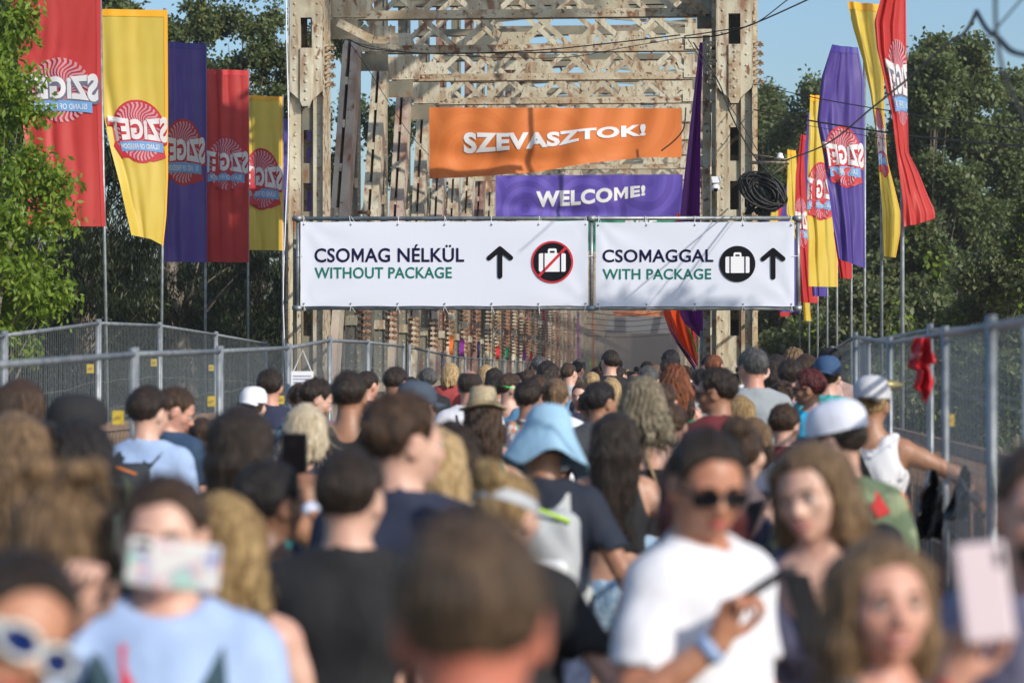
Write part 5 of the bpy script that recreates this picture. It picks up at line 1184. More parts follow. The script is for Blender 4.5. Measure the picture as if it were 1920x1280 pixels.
# ---- colours
SKIN = {}
def skin(t):
    cols = {'fair': (.60, .37, .28), 'rosy': (.56, .30, .22), 'mid': (.47, .27, .18), 'tan': (.36, .19, .115), 'brown': (.20, .10, .06), 'red': (.50, .17, .11), 'bronze': (.46, .22, .13)}
    c = cols[t]; return mat('skin_'+t, c, .48, sss=.12, noise=[((c[0]*.88, c[1]*.78, c[2]*.76), 9, one, .4, .62)], bump=(60, one, .12))
def hairm(t):
    cols = {'black': ((.010, .008, .008), (.028, .022, .02)), 'dark': ((.014, .009, .006), (.045, .027, .018)), 'brown': ((.030, .016, .009), (.095, .052, .028)), 'light': ((.10, .06, .03), (.29, .18, .095)), 'mid': ((.05, .030, .018), (.15, .095, .055)), 'blonde': ((.30, .19, .08), (.60, .44, .24)), 'pale': ((.42, .34, .22), (.72, .62, .46)), 'gold': ((.18, .105, .04), (.52, .37, .17)), 'ash': ((.12, .095, .06), (.34, .29, .20)), 'grey': ((.045, .045, .045), (.14, .135, .13)), 'red': ((.10, .028, .01), (.28, .09, .03)), 'maroon': ((.05, .007, .008), (.16, .03, .03))}
    a, b = cols[t]; return mat('hair_'+t, a, .45, spec=.32, noise=[(b, 75, (1, 1, .10), .42, .66), (a, 9, (1, 1, .6), .45, .7)], bump=(110, (1, 1, .12), .9), sheen=.0)
def cloth(col, rough=.85, pat=None):
    nm = 'fabric_%02x%02x%02x' % tuple(int(255*min(1, c)) for c in col)+('_p' if pat else '')
    return mat(nm, col, rough, noise=pat or [(tuple(c*.85 for c in col), 8, one, .4, .65)], bump=(22, (1, 1, .6), .35))
def objmat(o, m):
    if not o.data.materials: o.data.materials.append(m)
    if o.data.materials[0] != m: o.material_slots[0].link = 'OBJECT'; o.material_slots[0].material = m
def part(name, me, m, root, **kw):
    o = link(name, me, None, root, **kw)
    if not me.materials: me.materials.append(m)
    o.material_slots[0].link = 'OBJECT'; o.material_slots[0].material = m; return o
def sphere(r, seg=10, sc=(1, 1, 1)):
    pr = [(r*sin(pi*k/8)+1e-5, -r*cos(pi*k/8)) for k in range(9)]; mb = lathe(pr, seg); mb.v = [(v[0]*sc[0], v[1]*sc[1], v[2]*sc[2]) for v in mb.v]; return mb
M_eye = mat('eye_white', (.55, .5, .47), .25); M_iris = mat('dark_iris', (.03, .02, .015), .2); M_lip = mat('lip_skin', (.44, .085, .075), .4); M_teeth = mat('teeth_enamel', (.55, .50, .44), .3); M_shoe = mat('canvas_shoe', (.05, .05, .06), .8)
M_sung = mat('sunglass_lens', (.006, .006, .008), .12); M_denim = mat('light_denim', (.20, .32, .45), .85, noise=[((.34, .46, .58), 25, one, .4, .6)], bump=(60, one, .4)); M_denimd = mat('dark_denim', (.03, .045, .09), .85, noise=[((.05, .07, .13), 25, one, .4, .6)])
def smooth_add(mb, H=None):
    if H is not None: mb.v = [tuple(hp(v, H)) for v in mb.v]
    return mb
PEOPLE = []
def person(label, px, top, d, yaw=0, head=(0, 0, 0), sex='m', hair=('short', 'dark'), sk='fair', shirt=('tee', (.05, .05, .06)), legs=('trousers', None), la='down', ra='down', fine=False, extras=(), seed=None, group=None, modes=('relax', 'relax'), face=False, up=0, shrink=None, smile=False):
    """px,top: photo pixel of the top of the head; d: distance; yaw 0 = back to the camera, 180 = facing it"""
    rnd = random.Random(hash(label) % 1 if False else (int(px)*31+int(top))); seed = seed if seed is not None else int(px+top) % 5
    c = P(px, top, d); gz = rise(d) if d < 33.5 else .25
    lt = 1.755+{'short': .010, 'thick': .018, 'curly': .024, 'messy': .06, 'bun': .045, 'buzz': .006}.get(hair[0], .015)+up
    H = rotm(head); sc = (c.z-gz)/lt
    if shrink: sc = shrink
    off = Vector(tuple(H@np.array((0, -.01, .2)))) if any(head) else Vector((0, 0, 0)); ox, oy = off.x*sc, off.y*sc
    rz = R(yaw); bx = c.x-(ox*cos(rz)-oy*sin(rz)); by = c.y-(ox*sin(rz)+oy*cos(rz))
    o = empty('person', (bx, by, c.z-lt*sc), label, 'person', group, rz); o.scale = (sc, sc, sc)
    me, hb, L, Rr, HM = body_mesh(sex, la, ra, head, fine, modes=modes, face=face)
    part('body', me, skin(sk), o)
    if hair[0] != 'none': part('hair', hair_mesh(hair[0], head, seed, fine), hairm(hair[1]), o)
    if hair[0] not in ('none', 'buzz', 'bald') and d < 18: part('loose_strands', stray_mesh(hair[0], head, seed, fine), hairm(hair[1]), o, kind='stuff')
    if shirt: part('shirt', top_mesh(sex, shirt[0], la, ra, seed % 3), shirt[1] if not isinstance(shirt[1], tuple) else cloth(shirt[1]), o)
    part('trousers', legs_mesh(sex, legs[0]), legs[1] or M_denimd, o)
    for sx, st in ((-1, .1), (1, -.1)): part('shoe', shoe_mesh(sx, st), M_shoe, o)
    if face:
        for s in (-1, 1):
            e = sphere(.0125, 12); e.v = [tuple(hp((v[0]+s*.031, v[1]+.079, v[2]+1.637), HM)) for v in e.v]; ey = e.build('eye', M_eye, o, smooth=True)
            i = sphere(.0062, 10, (1, .5, 1)); i.v = [tuple(hp((v[0]+s*.031, v[1]+.0895, v[2]+1.637), HM)) for v in i.v]; i.build('iris', M_iris, ey, smooth=True)
            b = MB(); b.tube([hp((s*.014, .096, 1.656), HM), hp((s*.032, .094, 1.661), HM), hp((s*.048, .080, 1.655), HM)], [.0035, .0045, .002], 6); b.build('eyebrow', hairm(hair[1] if hair[0] != 'none' else 'dark'), o, smooth=True)
            b = MB(); b.tube([hp((s*.018, .0905, 1.640), HM), hp((s*.031, .0945, 1.644), HM), hp((s*.044, .085, 1.640), HM)], [.0015, .0022, .0015], 5); b.build('eyelash', M_iris, o, smooth=True)
        if smile:
            q_ = MB(); q_.tube([hp((-.024, .080, 1.580), HM), hp((-.010, .0925, 1.5755), HM), hp((.010, .0925, 1.5755), HM), hp((.024, .080, 1.580), HM)], [.0015, .003, .003, .0015], 6); q_.build('teeth', M_teeth, o, smooth=True)
            q_ = MB(); q_.tube([hp((-.031, .078, 1.586), HM), hp((-.014, .0925, 1.581), HM), hp((.014, .0925, 1.581), HM), hp((.031, .078, 1.586), HM)], [.0015, .003, .003, .0015], 6); q_.tube([hp((-.029, .078, 1.583), HM), hp((-.012, .092, 1.569), HM), hp((.012, .092, 1.569), HM), hp((.029, .078, 1.583), HM)], [.0015, .004, .004, .0015], 6); q_.build('lips', M_lip, o, smooth=True)
        else:
         m_ = MB(); m_.tube([hp((-.023, .087, 1.576), HM), hp((-.008, .0955, 1.580), HM), hp((0, .095, 1.5785), HM), hp((.008, .0955, 1.580), HM), hp((.023, .087, 1.576), HM)], [.002, .0045, .004, .0045, .002], 6)
         m_.tube([hp((-.020, .087, 1.574), HM), hp((0, .095, 1.5695), HM), hp((.020, .087, 1.574), HM)], [.002, .0055, .002], 6); m_.build('lips', M_lip, o, smooth=True)
    ctx = dict(o=o, H=HM, sc=sc, hb=hb, L=L, R=Rr, sex=sex)
    for e in extras: e(ctx)
    PEOPLE.append(ctx); return o
_sh = {}
def shoe_mesh(sx, st):
    k = (sx, st)
    if k not in _sh:
        f = Field(np.arange(sx*.11-.08, sx*.11+.08, .014), np.arange(st-.12, st+.22, .014), np.arange(-.02, .14, .014))
        f.put(cone((sx*.10, st-.04, .045), (sx*.12, st+.13, .035), .048, .042), .02); f.put(cone((sx*.10, st-.03, .06), (sx*.10, st-.02, .10), .045, .04), .02); X, Y, Z = f.grid((slice(None),)*3); f.F = smax(f.F, -Z+0*X+0*Y, .004)
        V, Q = surfnet(f.x, f.y, f.z, f.F); _sh[k] = npmesh('shoe', V, Q, True)
    return _sh[k]
# ---- extras
def sunglasses(c, lens=None, frame=None, big=1.0):
    H = c['H']; mb = MB(); lens = lens or M_sung; frame = frame or M_sung
    for s in (-1, 1):
        gw = 1.14 if frame is not M_sung else 1.0; pts = [(s*(.035+.031*gw*abs(cos(a))**.6*(1 if cos(a) > 0 else -1)), .103-.016*max(0, cos(a)), 1.636+.0175*gw*abs(sin(a))**.6*(1 if sin(a) > 0 else -1)-.004*cos(a)) for a in np.linspace(0, 2*pi, 14, endpoint=False)]
        n = len(mb.v); mb.v += [tuple(hp(p, H)) for p in pts]+[tuple(hp((p[0], p[1]-.004, p[2]), H)) for p in pts]; mb.f += [tuple(n+k for k in range(14)), tuple(n+27-k for k in range(14))]+[(n+k, n+14+k, n+14+(k+1) % 14, n+(k+1) % 14) for k in range(14)]
    mb.build('sunglasses', lens, c['o'])
    if frame is not M_sung:
        for s in (-1, 1):
            r_ = MB(); pts = [hp((s*(.035+.034*cos(a)), .105-.016*max(0, cos(a)), 1.636+.022*sin(a)), H) for a in np.linspace(0, 2*pi, 17)]; r_.tube(pts, .0042, 6); r_.build('glasses_rim', frame, c['o'], smooth=True)
    mb = MB(); mb.tube([hp((-.012, .103, 1.643), H), hp((.012, .103, 1.643), H)], .003, 6)
    for s in (-1, 1): mb.tube([hp((s*.060, .094, 1.643), H), hp((s*.078, .05, 1.640), H), hp((s*.083, -.01, 1.636), H)], .0035 if frame is M_sung else .007, 6)
    mb.build('glasses_frame', frame, c['o'])
def rigid(mb, H): mb.v = [tuple(hp(v, H)) for v in mb.v]; return mb
def cap(col, brimcol=None, flip=0, bump_=None):
    def f(c):
        H = c['H']@rotm((0, 0, flip)); m = cloth(col)
        d = lathe([(.100, 1.672), (.102, 1.70), (.097, 1.735), (.078, 1.768), (.045, 1.786), (.001, 1.792)], 24, .92, 1.16); d.v = [(x, y-.014, z+.012*(y < 0)*(-y*6)) for x, y, z in d.v]; h = rigid(d, H).build('cap', m, c['o'], smooth=True)
        b = MB(); 
        for q in range(2):
            for i in range(9):
                x = -.078+.156*i/8
                for j in range(5): t = j/4; y = .075*(1-(x/.09)**2)**.5+.0+t*.075*(1-(x/.085)**2)**.5 if abs(x) < .085 else .02; b.v.append((x, .02+y, 1.682-.012*t-(x*x)*3+(-.005 if q else 0)))
        for q in range(2):
            for i in range(8):
                for j in range(4): a = q*45+i*5+j; b.f.append((a, a+1, a+6, a+5))
        rigid(b, H).build('brim', cloth(brimcol or col), h, smooth=True)
    return f
def bucket_hat(col):
    def f(c):
        H = c['H']; rs = random.Random(3)
        w = lambda a, i: (0, (.016*sin(a*3+1)+.01*sin(a*5))*max(0, i-4)/3)
        d = lathe([(.001, 1.800), (.038, 1.798), (.068, 1.788), (.088, 1.755), (.101, 1.700), (.109, 1.680), (.140, 1.625), (.170, 1.570), (.172, 1.565), (.166, 1.570), (.110, 1.665)], 36, .95, 1.08, w); d.v = [(x, y-.014, z) for x, y, z in d.v]
        rigid(d, H).build('bucket_hat', cloth(col), c['o'], smooth=True)
    return f
def brim_hat(col, band=None, R_=.165):
    def f(c):
        H = c['H']; d = lathe([(.001, 1.790), (.03, 1.800), (.062, 1.808), (.070, 1.80), (.085, 1.75), (.096, 1.70), (.10, 1.690), (.13, 1.684), (R_, 1.690), (R_+.003, 1.686), (.13, 1.679), (.10, 1.680)], 30, .95, 1.12, lambda a, i: (0, .02*abs(sin(a))**3*(i > 6))); d.v = [(x, y-.014, z) for x, y, z in d.v]
        h = rigid(d, H).build('hat', mat('woven_straw', col, .8, noise=[(tuple(q*.7 for q in col), 60, one, .4, .6)], bump=(150, one, .8)), c['o'], smooth=True)
        if band: e = lathe([(.0985, 1.694), (.0935, 1.725), (.091, 1.723), (.0955, 1.694)], 24, .96, 1.13); e.v = [(x, y-.014, z) for x, y, z in e.v]; rigid(e, H).build('hat_band', cloth(band), h, smooth=True)
    return f
def headband(m, z0=1.665, z1=1.70, r=.092, tilt=14):
    def f(c):
        H = c['H']; T = rotm((tilt, 0, 0)); e = lathe([(r, z0), (r+.004, (z0+z1)/2), (r-.002, z1), (r-.008, z1), (r-.006, z0)], 28, .93, 1.14)
        e.v = [tuple(np.array((0, -.014, 1.67))+T@(np.array((x, y, z))-np.array((0, 0, 1.67)))) for x, y, z in e.v]; rigid(e, H).build('headband', m, c['o'], smooth=True)
    return f
def wristband(side, m, t=.93, r=.034, w=.03, name='wristband'):
    def f(c):
        q = c['R'] if side > 0 else c['L']; a = Vector(q[1]); b = Vector(q[2]); u = (b-a).normalized(); p = a+(b-a)*t; mb = MB(); mb.tube([p-u*w/2, p-u*w*.2, p+u*w*.2, p+u*w/2], [r*.97, r*1.05, r*1.05, r*.95], 14); mb.build(name, m, c['o'], smooth=True)
    return f
def loose(c, name, label, cat, parts_, loc=None):
    """a thing carried by a person: own top-level object standing in the same frame"""
    o = c['o']; t = bpy.data.objects.new(name, None); COL.objects.link(t); t.empty_display_size = .05
    lp = Vector(loc if loc is not None else (0, 0, 1.2)); M_ = Matrix.Translation(o.location) @ o.rotation_euler.to_matrix().to_4x4() @ Matrix.Scale(o.scale[0], 4)
    t.location = M_@lp; t.rotation_euler = o.rotation_euler; t.scale = o.scale; tag(t, label, cat)
    for nm, mb, m, sm in parts_:
        if isinstance(mb, MB): mb.v = [(v[0]-lp.x, v[1]-lp.y, v[2]-lp.z) for v in mb.v]; mb.build(nm, m, t, smooth=sm)
        else: V, Q = mb; link(nm, npmesh(nm, V-np.array(lp), Q, sm), m, t)
    return t
def rb_prim(c, hs, r):
    c = np.array(c, float); hs = np.array(hs, float)
    def f(X, Y, Z):
        q = [np.abs(A-c[i])-(hs[i]-r) for i, A in enumerate((X, Y, Z))]; return np.sqrt(sum(np.maximum(a, 0)**2 for a in q))+np.minimum(np.maximum(np.maximum(q[0], q[1]), q[2]), 0)-r
    return c-hs, c+hs, f
def backpack(label, col, strapcol=None, pocket=None, size=1.0, dx=0, trim=None, dz=0):
    def f(c):
        h = .016; fd = Field(np.arange(-.26, .26, h), np.arange(-.42, -.06, h), np.arange(.84, 1.52, h)); s = size
        fd.put(rb_prim((dx, -.20, 1.20), (.145*s, .085*s, .215*s), .06), .02); X, Y, Z = fd.grid((slice(None),)*3); fd.F += fold(X, Y, Z, 5)*.9
        body = surfnet(fd.x, fd.y, fd.z, fd.F)
        pk = Field(np.arange(-.22, .22, h), np.arange(-.42, -.10, h), np.arange(.9, 1.35, h)); pk.put(rb_prim((dx, -.275*s**.3, 1.12), (.11*s, .04, .11*s), .03), .02); pocket_ = surfnet(pk.x, pk.y, pk.z, pk.F)
        sts = []
        for sx in (-1, 1):
            st = MB(); sts.append(st); w = 1 if c['sex'] == 'm' else .9; pts = [(dx*.6+sx*.075, -.125, 1.38), (sx*.085*w, -.085, 1.452), (sx*.095*w, -.02, 1.475), (sx*.10*w, .06, 1.44), (sx*.115*w, .118, 1.34), (sx*.135*w, .10, 1.18), (sx*.165*w, -.03, 1.08), (dx+sx*.13, -.14, 1.04)]
            for i in range(len(pts)-1): st.beam(pts[i], pts[i+1], .052, .012, (1, 0, 0))
        L_ = [('bag', body, cloth(col), True), ('pocket', pocket_, cloth(pocket or tuple(q*.8 for q in col)), True)]+[('strap', q_, cloth(strapcol or col), False) for q_ in sts]
        if trim: t = MB(); t.tube([(dx-.12*s, -.27, 1.36), (dx, -.285, 1.405), (dx+.12*s, -.27, 1.36)], .008, 6); t.tube([(dx-.13*s, -.28, 1.24), (dx-.135*s, -.27, 1.0)], .010, 6); L_.append(('trim', t, cloth(trim), True))
        if dz:
            for q_ in sts+([t] if trim else []): q_.v = [(v[0], v[1], v[2]+dz*max(0, min(1, (-.1-v[1])*12))) for v in q_.v]
            body[0][:, 2] += dz; pocket_[0][:, 2] += dz
        loose(c, 'backpack', label, 'backpack', L_, (dx, -.2, .98))
    return f
def phone(label, side, col=(.01, .01, .012), size=(.075, .155), tilt=0, off=(0, .02, .06), mt=None):
    def f(c):
        q = c['hb'][1 if side > 0 else 0]; p = np.array(q)+np.array(off); fd = Field(np.arange(-.1, .1, .004), np.arange(-.012, .012, .002), np.arange(-.11, .11, .004)); fd.put(rb_prim((0, 0, 0), (size[0]/2, .0055, size[1]/2), .0054), .002)
        V, Q = surfnet(fd.x, fd.y, fd.z, fd.F); T = rotm((0, tilt, 0)) if not isinstance(tilt, tuple) else rotm(tilt); V = V@T.T+p
        sc_ = MB(); w, hh = size[0]*.46, size[1]*.46; vs = [(-w, -.0065, -hh), (w, -.0065, -hh), (w, -.0065, hh), (-w, -.0065, hh)]; sc_.add([tuple(T@np.array(v)+p) for v in vs], [(0, 1, 2, 3)])
        lens = MB(); vs = [(-w*.9+(.012 if k % 2 else 0), .0062, hh*.9-(.03 if k > 1 else 0)) for k in (0, 1, 3, 2)]; lens.add([tuple(T@np.array(v)+p) for v in vs], [(3, 2, 1, 0)])
        loose(c, 'phone', label, 'phone', [('phone_body', (V, Q), mt or mat('phone_%d' % int(px_hash(label)), col, .3), True), ('screen', sc_, M_sung, False), ('camera_lens', lens, M_sung, False)], p)
    return f
def px_hash(s): return sum(ord(a)*(i+1) for i, a in enumerate(s))
def strap(x0, x1, m, name='bag_strap', w=.05):
    def f(c):
        mb = MB(); pts = [(x0, -.02, 1.485), (x0+(x1-x0)*.12, -.10, 1.44), (x0+(x1-x0)*.4, -.142, 1.30), (x0+(x1-x0)*.75, -.138, 1.12), (x1, -.10, .98)]
        for i in range(4): mb.beam(pts[i], pts[i+1], w, .012, (1, 0, 0))
        pts = [(x0, -.02, 1.485), (x0+(x1-x0)*.15, .09, 1.43), (x0+(x1-x0)*.5, .145, 1.28), (x1, .10, 1.0)]
        for i in range(3): mb.beam(pts[i], pts[i+1], w, .012, (1, 0, 0))
        mb.build(name, m, c['o'])
    return f
def ball(p, r, m, name, sc=(1, 1, 1), headl=True):
    def f(c):
        s = sphere(r, 10, sc); s.v = [(v[0]+p[0], v[1]+p[1], v[2]+p[2]) for v in s.v]
        if headl: rigid(s, c['H'])
        s.build(name, m, c['o'], smooth=True)
    return f
def beard(t):
    def f(c):
        fd = Field(np.arange(-.09, .09, .008), np.arange(-.02, .13, .008), np.arange(1.5, 1.66, .008)); fd.put(ell((0, .034, 1.577), (.056, .062, .050)), .01); fd.put(ell((0, .072, 1.548), (.026, .020, .022)), .02)
        fd.put(ell((0, .10, 1.62), (.036, .06, .036)), .01, 0, True); fd.put(ell((0, .11, 1.575), (.018, .03, .008)), .006, 0, True); X, Y, Z = fd.grid((slice(None),)*3); fd.F += .003*np.sin(200*X)*np.sin(170*Z+90*Y); fd.F = smax(fd.F, (Z-1.625)+0*X+0*Y, .01)
        V, Q = surfnet(fd.x, fd.y, fd.z, fd.F); V = PIV+(V-PIV)@c['H'].T; link('beard', npmesh('beard', V, Q, True), hairm(t), c['o'])
    return f
# ================================================================ the crowd
BLK = (.012, .012, .014); NAVY = (.018, .025, .055); WHT = (.72, .72, .76)
M_floral = mat('pastel_floral_cloth', (.70, .68, .62), .8, noise=[((.66, .42, .46), 9, one, .48, .56), ((.30, .34, .52), 13, one, .56, .62), ((.50, .60, .55), 7, one, .55, .62), ((.72, .70, .64), 16, one, .5, .6)])
M_case = mat('pastel_phone_case', (.70, .69, .66), .4, noise=[((.70, .42, .48), 26, one, .50, .56), ((.28, .32, .55), 34, one, .56, .62), ((.40, .58, .52), 22, one, .55, .62)])
M_camo = mat('tropical_print_cloth', (.10, .14, .08), .85, noise=[((.55, .12, .05), 7, one, .54, .58), ((.02, .03, .05), 10, one, .55, .6), ((.22, .26, .15), 13, one, .52, .6)])
M_gingham = mat('checked_cloth', (.03, .04, .09), .85, noise=[((.10, .25, .28), 20, one, .5, .56), ((.3, .12, .12), 26, one, .56, .6)])
M_tealp = mat('teal_patterned_cloth', (.03, .26, .28), .8, noise=[((.08, .40, .40), 22, (1, 1, .4), .48, .56)])
M_whitep = mat('white_scribbled_cloth', (.70, .70, .72), .85, noise=[((.25, .26, .30), 13, one, .58, .62)])
M_multi = mat('many_coloured_print', (.22, .18, .22), .8, noise=[((.55, .50, .45), 15, one, .5, .56), ((.5, .18, .08), 20, one, .56, .62), ((.05, .25, .22), 11, one, .56, .62)])
M_pinkdot = mat('pink_dotted_cloth', (.72, .22, .26), .8, noise=[((.75, .55, .55), 26, one, .58, .62)])
M_ltblue = cloth((.36, .48, .72)); M_pastel = mat('pastel_yellow_print', (.55, .58, .42), .8, noise=[((.35, .50, .50), 14, one, .5, .58)])
M_band = mat('silver_grey_band', (.42, .44, .46), .6); M_wb = mat('pale_wristband', (.55, .60, .75), .6); M_redb = mat('red_band', (.6, .02, .03), .6); M_bluewhite = mat('white_rubber', (.62, .64, .60), .5); M_blueb = mat('blue_rubber', (.015, .03, .22), .5)
def drape(label):
    def f(c):
        fd = Field(np.arange(-.30, .30, .018), np.arange(-.26, .2, .018), np.arange(1.0, 1.56, .018))
        for p, k in torso_prims(c['sex']): fd.put(p, k, .035)
        fd.put(cone((-.22, -.04, 1.12), (-.15, -.02, 1.42), .09, .07), .05); fd.put(cone((.22, -.04, 1.12), (.15, -.02, 1.42), .09, .07), .05)
        X, Y, Z = fd.grid((slice(None),)*3); fd.F = smax(fd.F, (1.05-Z)+0*X+0*Y, .01); fd.F = smax(fd.F, (Y-.05)+0*X+0*Z, .02); fd.put(ell((0, .03, 1.54), (.08, .09, .06)), .01, 0, True); fd.F += fold(X, Y, Z, 2)*2
        loose(c, 'draped_flag', label, 'flag', [('cloth', surfnet(fd.x, fd.y, fd.z, fd.F), mat('flag_green_white', (.01, .30, .12), .7), True)], (0, 0, 1.1))
    return f
def earring_flower(c): ball((-.086, .0, 1.585), .030, M_floral, 'flower_clip', (.7, 1, 1))(c)
def neckband(c):
    H = np.eye(3); e = lathe([(.080, 1.475), (.078, 1.495), (.070, 1.51)], 24, .95, 1.1); rigid(e, H).build('neck_strap', M_bluewhite, c['o'], smooth=True)
def arcband(c):
    H = c['H']; pts = [(-.088, .075, 1.650), (-.098, .04, 1.628), (-.100, .0, 1.595), (-.098, -.04, 1.570), (-.080, -.075, 1.555)]
    mb = MB(); mb.tube([hp(p, H) for p in pts], .011, 8); mb.build('ear_band', M_bluewhite, c['o'], smooth=True)
    mb = MB(); mb.tube([hp((p[0]-.002, p[1]-.004, p[2]-.017), H) for p in pts[1:]], .009, 8); mb.build('ear_band_edge', M_blueb, c['o'], smooth=True)
    ball((-.088, .085, 1.650), .021, M_blueb, 'blue_lens', (.4, 1, .9))(c)
T = (lambda k, c: (k, c))
# --- foreground
person('short haired man nearest the camera seen from behind, broad head low in the middle', 884, 950, 2.62, 3, (-11, 0, 0), 'm', ('short', 'mid'), 'red', T('tee', NAVY), fine=True, seed=1)
person('man in a black T-shirt with cropped dark hair, left of the nearest head', 655, 840, 5.8, -4, (-2, 0, -14), 'm', ('short', 'dark'), 'fair', T('tee', BLK), fine=True, seed=2)
person('woman with a golden top bun and silver headband in a black T-shirt', 948, 858, 6.2, 0, (-4, 0, -32), 'f', ('bun', 'gold'), 'fair', T('tee', BLK), fine=True, la='down', ra='out', extras=(headband(M_band, 1.655, 1.690, .094, -18),), seed=1)
person('man in white T-shirt and sunglasses looking down at the phone in his hand', 1336, 795, 5.3, 234, (-16, 0, -34), 'm', ('short', 'dark'), 'bronze', T('tee', WHT), fine=True, face=True, la='bent', ra=((.27, .0, 1.20), (.13, .26, 1.39)), modes=('relax', 'phone'), seed=3,
       extras=(sunglasses, wristband(1, M_ltblue, .92), wristband(-1, M_band, .92), phone('dark phone held by the man in white T-shirt and sunglasses', 1, (.02, .02, .025), tilt=(-58, 0, 10), off=(-.03, .03, .05))))
person('smiling young woman with long light brown hair facing the camera', 1508, 822, 5.7, 158, (-8, 8, -4), 'f', ('long', 'light'), 'fair', T('strap', (.07, .07, .12)), fine=True, face=True, smile=True, la='bent', ra='down', seed=2,
       extras=(strap(.05, -.14, cloth(BLK), 'bag_strap', .06), wristband(-1, M_floral, .9), wristband(-1, M_band, .78)))
person('young woman taking a selfie with arms stretched towards her phone', 1655, 1000, 4.1, 212, (4, 0, -18), 'f', ('long', 'light'), 'rosy', T('strap', (.10, .09, .08)), fine=True, face=True, ra=((.24, .25, 1.36), (.13, .43, 1.60)), la='bent', modes=('relax', 'phone'), smile=True, seed=0,
       extras=(wristband(1, M_band, .80), wristband(1, M_redb, .98, .03, .02)))
person('bearded man cut by the right picture edge in a lilac grey T-shirt', 1946, 826, 4.35, 138, (-4, 0, 40), 'm', ('short', 'brown'), 'rosy', T('tee', (.22, .21, .30)), fine=True, face=True, extras=(beard('brown'),), seed=2)
person('curly dark blonde woman with piled up hair large at the left edge', 112, 862, 4.6, 6, (-4, 0, 10), 'f', ('messy', 'light'), 'fair', T('strap', (.10, .03, .03)), fine=True, seed=4)
person('person in white framed blue sunglasses tilting the head low at the left edge', 84, 1000, 3.2, 222, (-10, -30, 4), 'f', ('short', 'dark'), 'bronze', T('strap', (.28, .18, .12)), fine=True, face=True, extras=(lambda c: sunglasses(c, mat('blue_mirror_lens', (.008, .02, .10), .12), M_bluewhite),), seed=3)
person('brown haired person in a pale blue T-shirt hidden behind the patterned phone they hold up', 308, 888, 4.5, 184, (-4, 0, 0), 'm', ('short', 'brown'), 'fair', T('tee', (.36, .48, .72)), fine=True, face=True, seed=1, la='down', ra=((.27, .17, 1.38), (.075, .35, 1.545)), modes=('relax', 'phone'),
       extras=(strap(.07, .02, M_redb, 'red_lanyard', .022), backpack('dark teal backpack whose strap crosses the pale blue T-shirt', (.03, .07, .09), size=.95)))
phone('phone in a pastel patterned case held sideways across the face above the pale blue T-shirt', 1, (.7, .68, .64), (.088, .172), tilt=(0, 84, 0), off=(-.172, .035, .028), mt=M_case)(PEOPLE[-1])
person('woman with long wavy golden hair behind the raised patterned phone', 418, 925, 5.3, 4, (-2, 0, 0), 'f', ('wavy', 'gold'), 'fair', T('strap', (.45, .25, .16)), seed=2, fine=True)
person('brown skinned woman with short black hair and a flower clip', 505, 862, 6.6, 2, (-4, 0, -48), 'f', ('thick', 'black'), 'brown', T('strap', NAVY), extras=(earring_flower,), seed=1, fine=True)
person('tall brown haired man in a navy T-shirt turned to the right', 752, 733, 6.4, -8, (-3, 0, -52), 'm', ('thick', 'brown'), 'fair', T('tee', NAVY), fine=True, face=True, extras=(neckband, strap(-.09, -.10, M_band, 'pack_strap', .04)), seed=3)
person('long dark haired woman raising a black phone on the left', 452, 757, 8.0, -4, (0, 0, -10), 'f', ('long', 'dark'), 'tan', T('strap', (.0, .16, .15)), ra=((.26, .16, 1.24), (.13, .34, 1.47)), modes=('relax', 'phone'), fine=True, seed=3,
       extras=(phone('black phone held up by the long dark haired woman', 1, tilt=(0, 0, 0), off=(-.055, .02, .09), size=(.095, .17)), wristband(1, M_wb, .9, .034, .035)))
person('woman with light brown long hair cut by the left edge below the brown haired one', 28, 768, 7.3, 8, (-4, 0, 14), 'f', ('long', 'light'), 'fair', T('tee', (.03, .05, .04)), seed=0, fine=True)
person('dark haired woman with loose curls low behind the grey backpack', 152, 790, 7.4, -4, (0, 0, 8), 'f', ('curly', 'black'), 'fair', T('tee', (.05, .06, .05)), seed=1)
person('person in a backwards black cap beside the left railing', 142, 750, 9.0, 6, (-6, 0, -70), 'm', ('short', 'black'), 'fair', T('tee', (.04, .05, .03)), extras=(cap(BLK, None, 180),), seed=4)
person('brown haired woman with a pink shoulder at the left edge', 40, 707, 10.0, -8, (-2, 0, -20), 'f', ('long', 'brown'), 'rosy', T('strap', (.62, .38, .38)), seed=4, la='bent', ra='bent')
person('man in a pale blue shirt carrying a dark grey backpack', 280, 722, 11.3, -8, (-8, 0, -22), 'm', ('thick', 'dark'), 'fair', T('shirt', (.34, .46, .68)), seed=2, extras=(backpack('dark grey backpack on the pale blue shirt with an orange tag', (.022, .030, .038), dx=-.07, trim=(.5, .14, .03)),), ra='bent')
person('short haired man in navy looking down in profile beside the pale blue shirt', 343, 721, 12.6, -22, (-26, 0, -58), 'm', ('short', 'brown'), 'rosy', T('tee', (.025, .06, .12)), face=True, fine=True, seed=0)
person('person in a white knitted cap left of the brown haired man', 475, 732, 15.5, 0, (-4, 0, -8), 'm', ('buzz', 'brown'), 'fair', T('tee', (.10, .10, .12)), extras=(cap(WHT, None, 170),))
person('brown haired man in a navy T-shirt below the left end post', 506, 691, 16.5, 4, (-2, 0, -8), 'm', ('thick', 'dark'), 'rosy', T('tee', (.02, .025, .06)))
person('woman with a pale blonde bob and grey braces over navy', 573, 757, 11.8, 2, (-4, 0, 4), 'f', ('bob', 'pale'), 'fair', T('tank', NAVY), extras=(strap(-.09, -.10, M_band, 'brace', .035),), seed=1, ra='out')
person('girl with smooth brown hair left of the bearded man', 561, 716, 17.5, 0, (-4, 0, 12), 'f', ('pony', 'brown'), 'fair', T('tee', (.05, .09, .08)), seed=2)
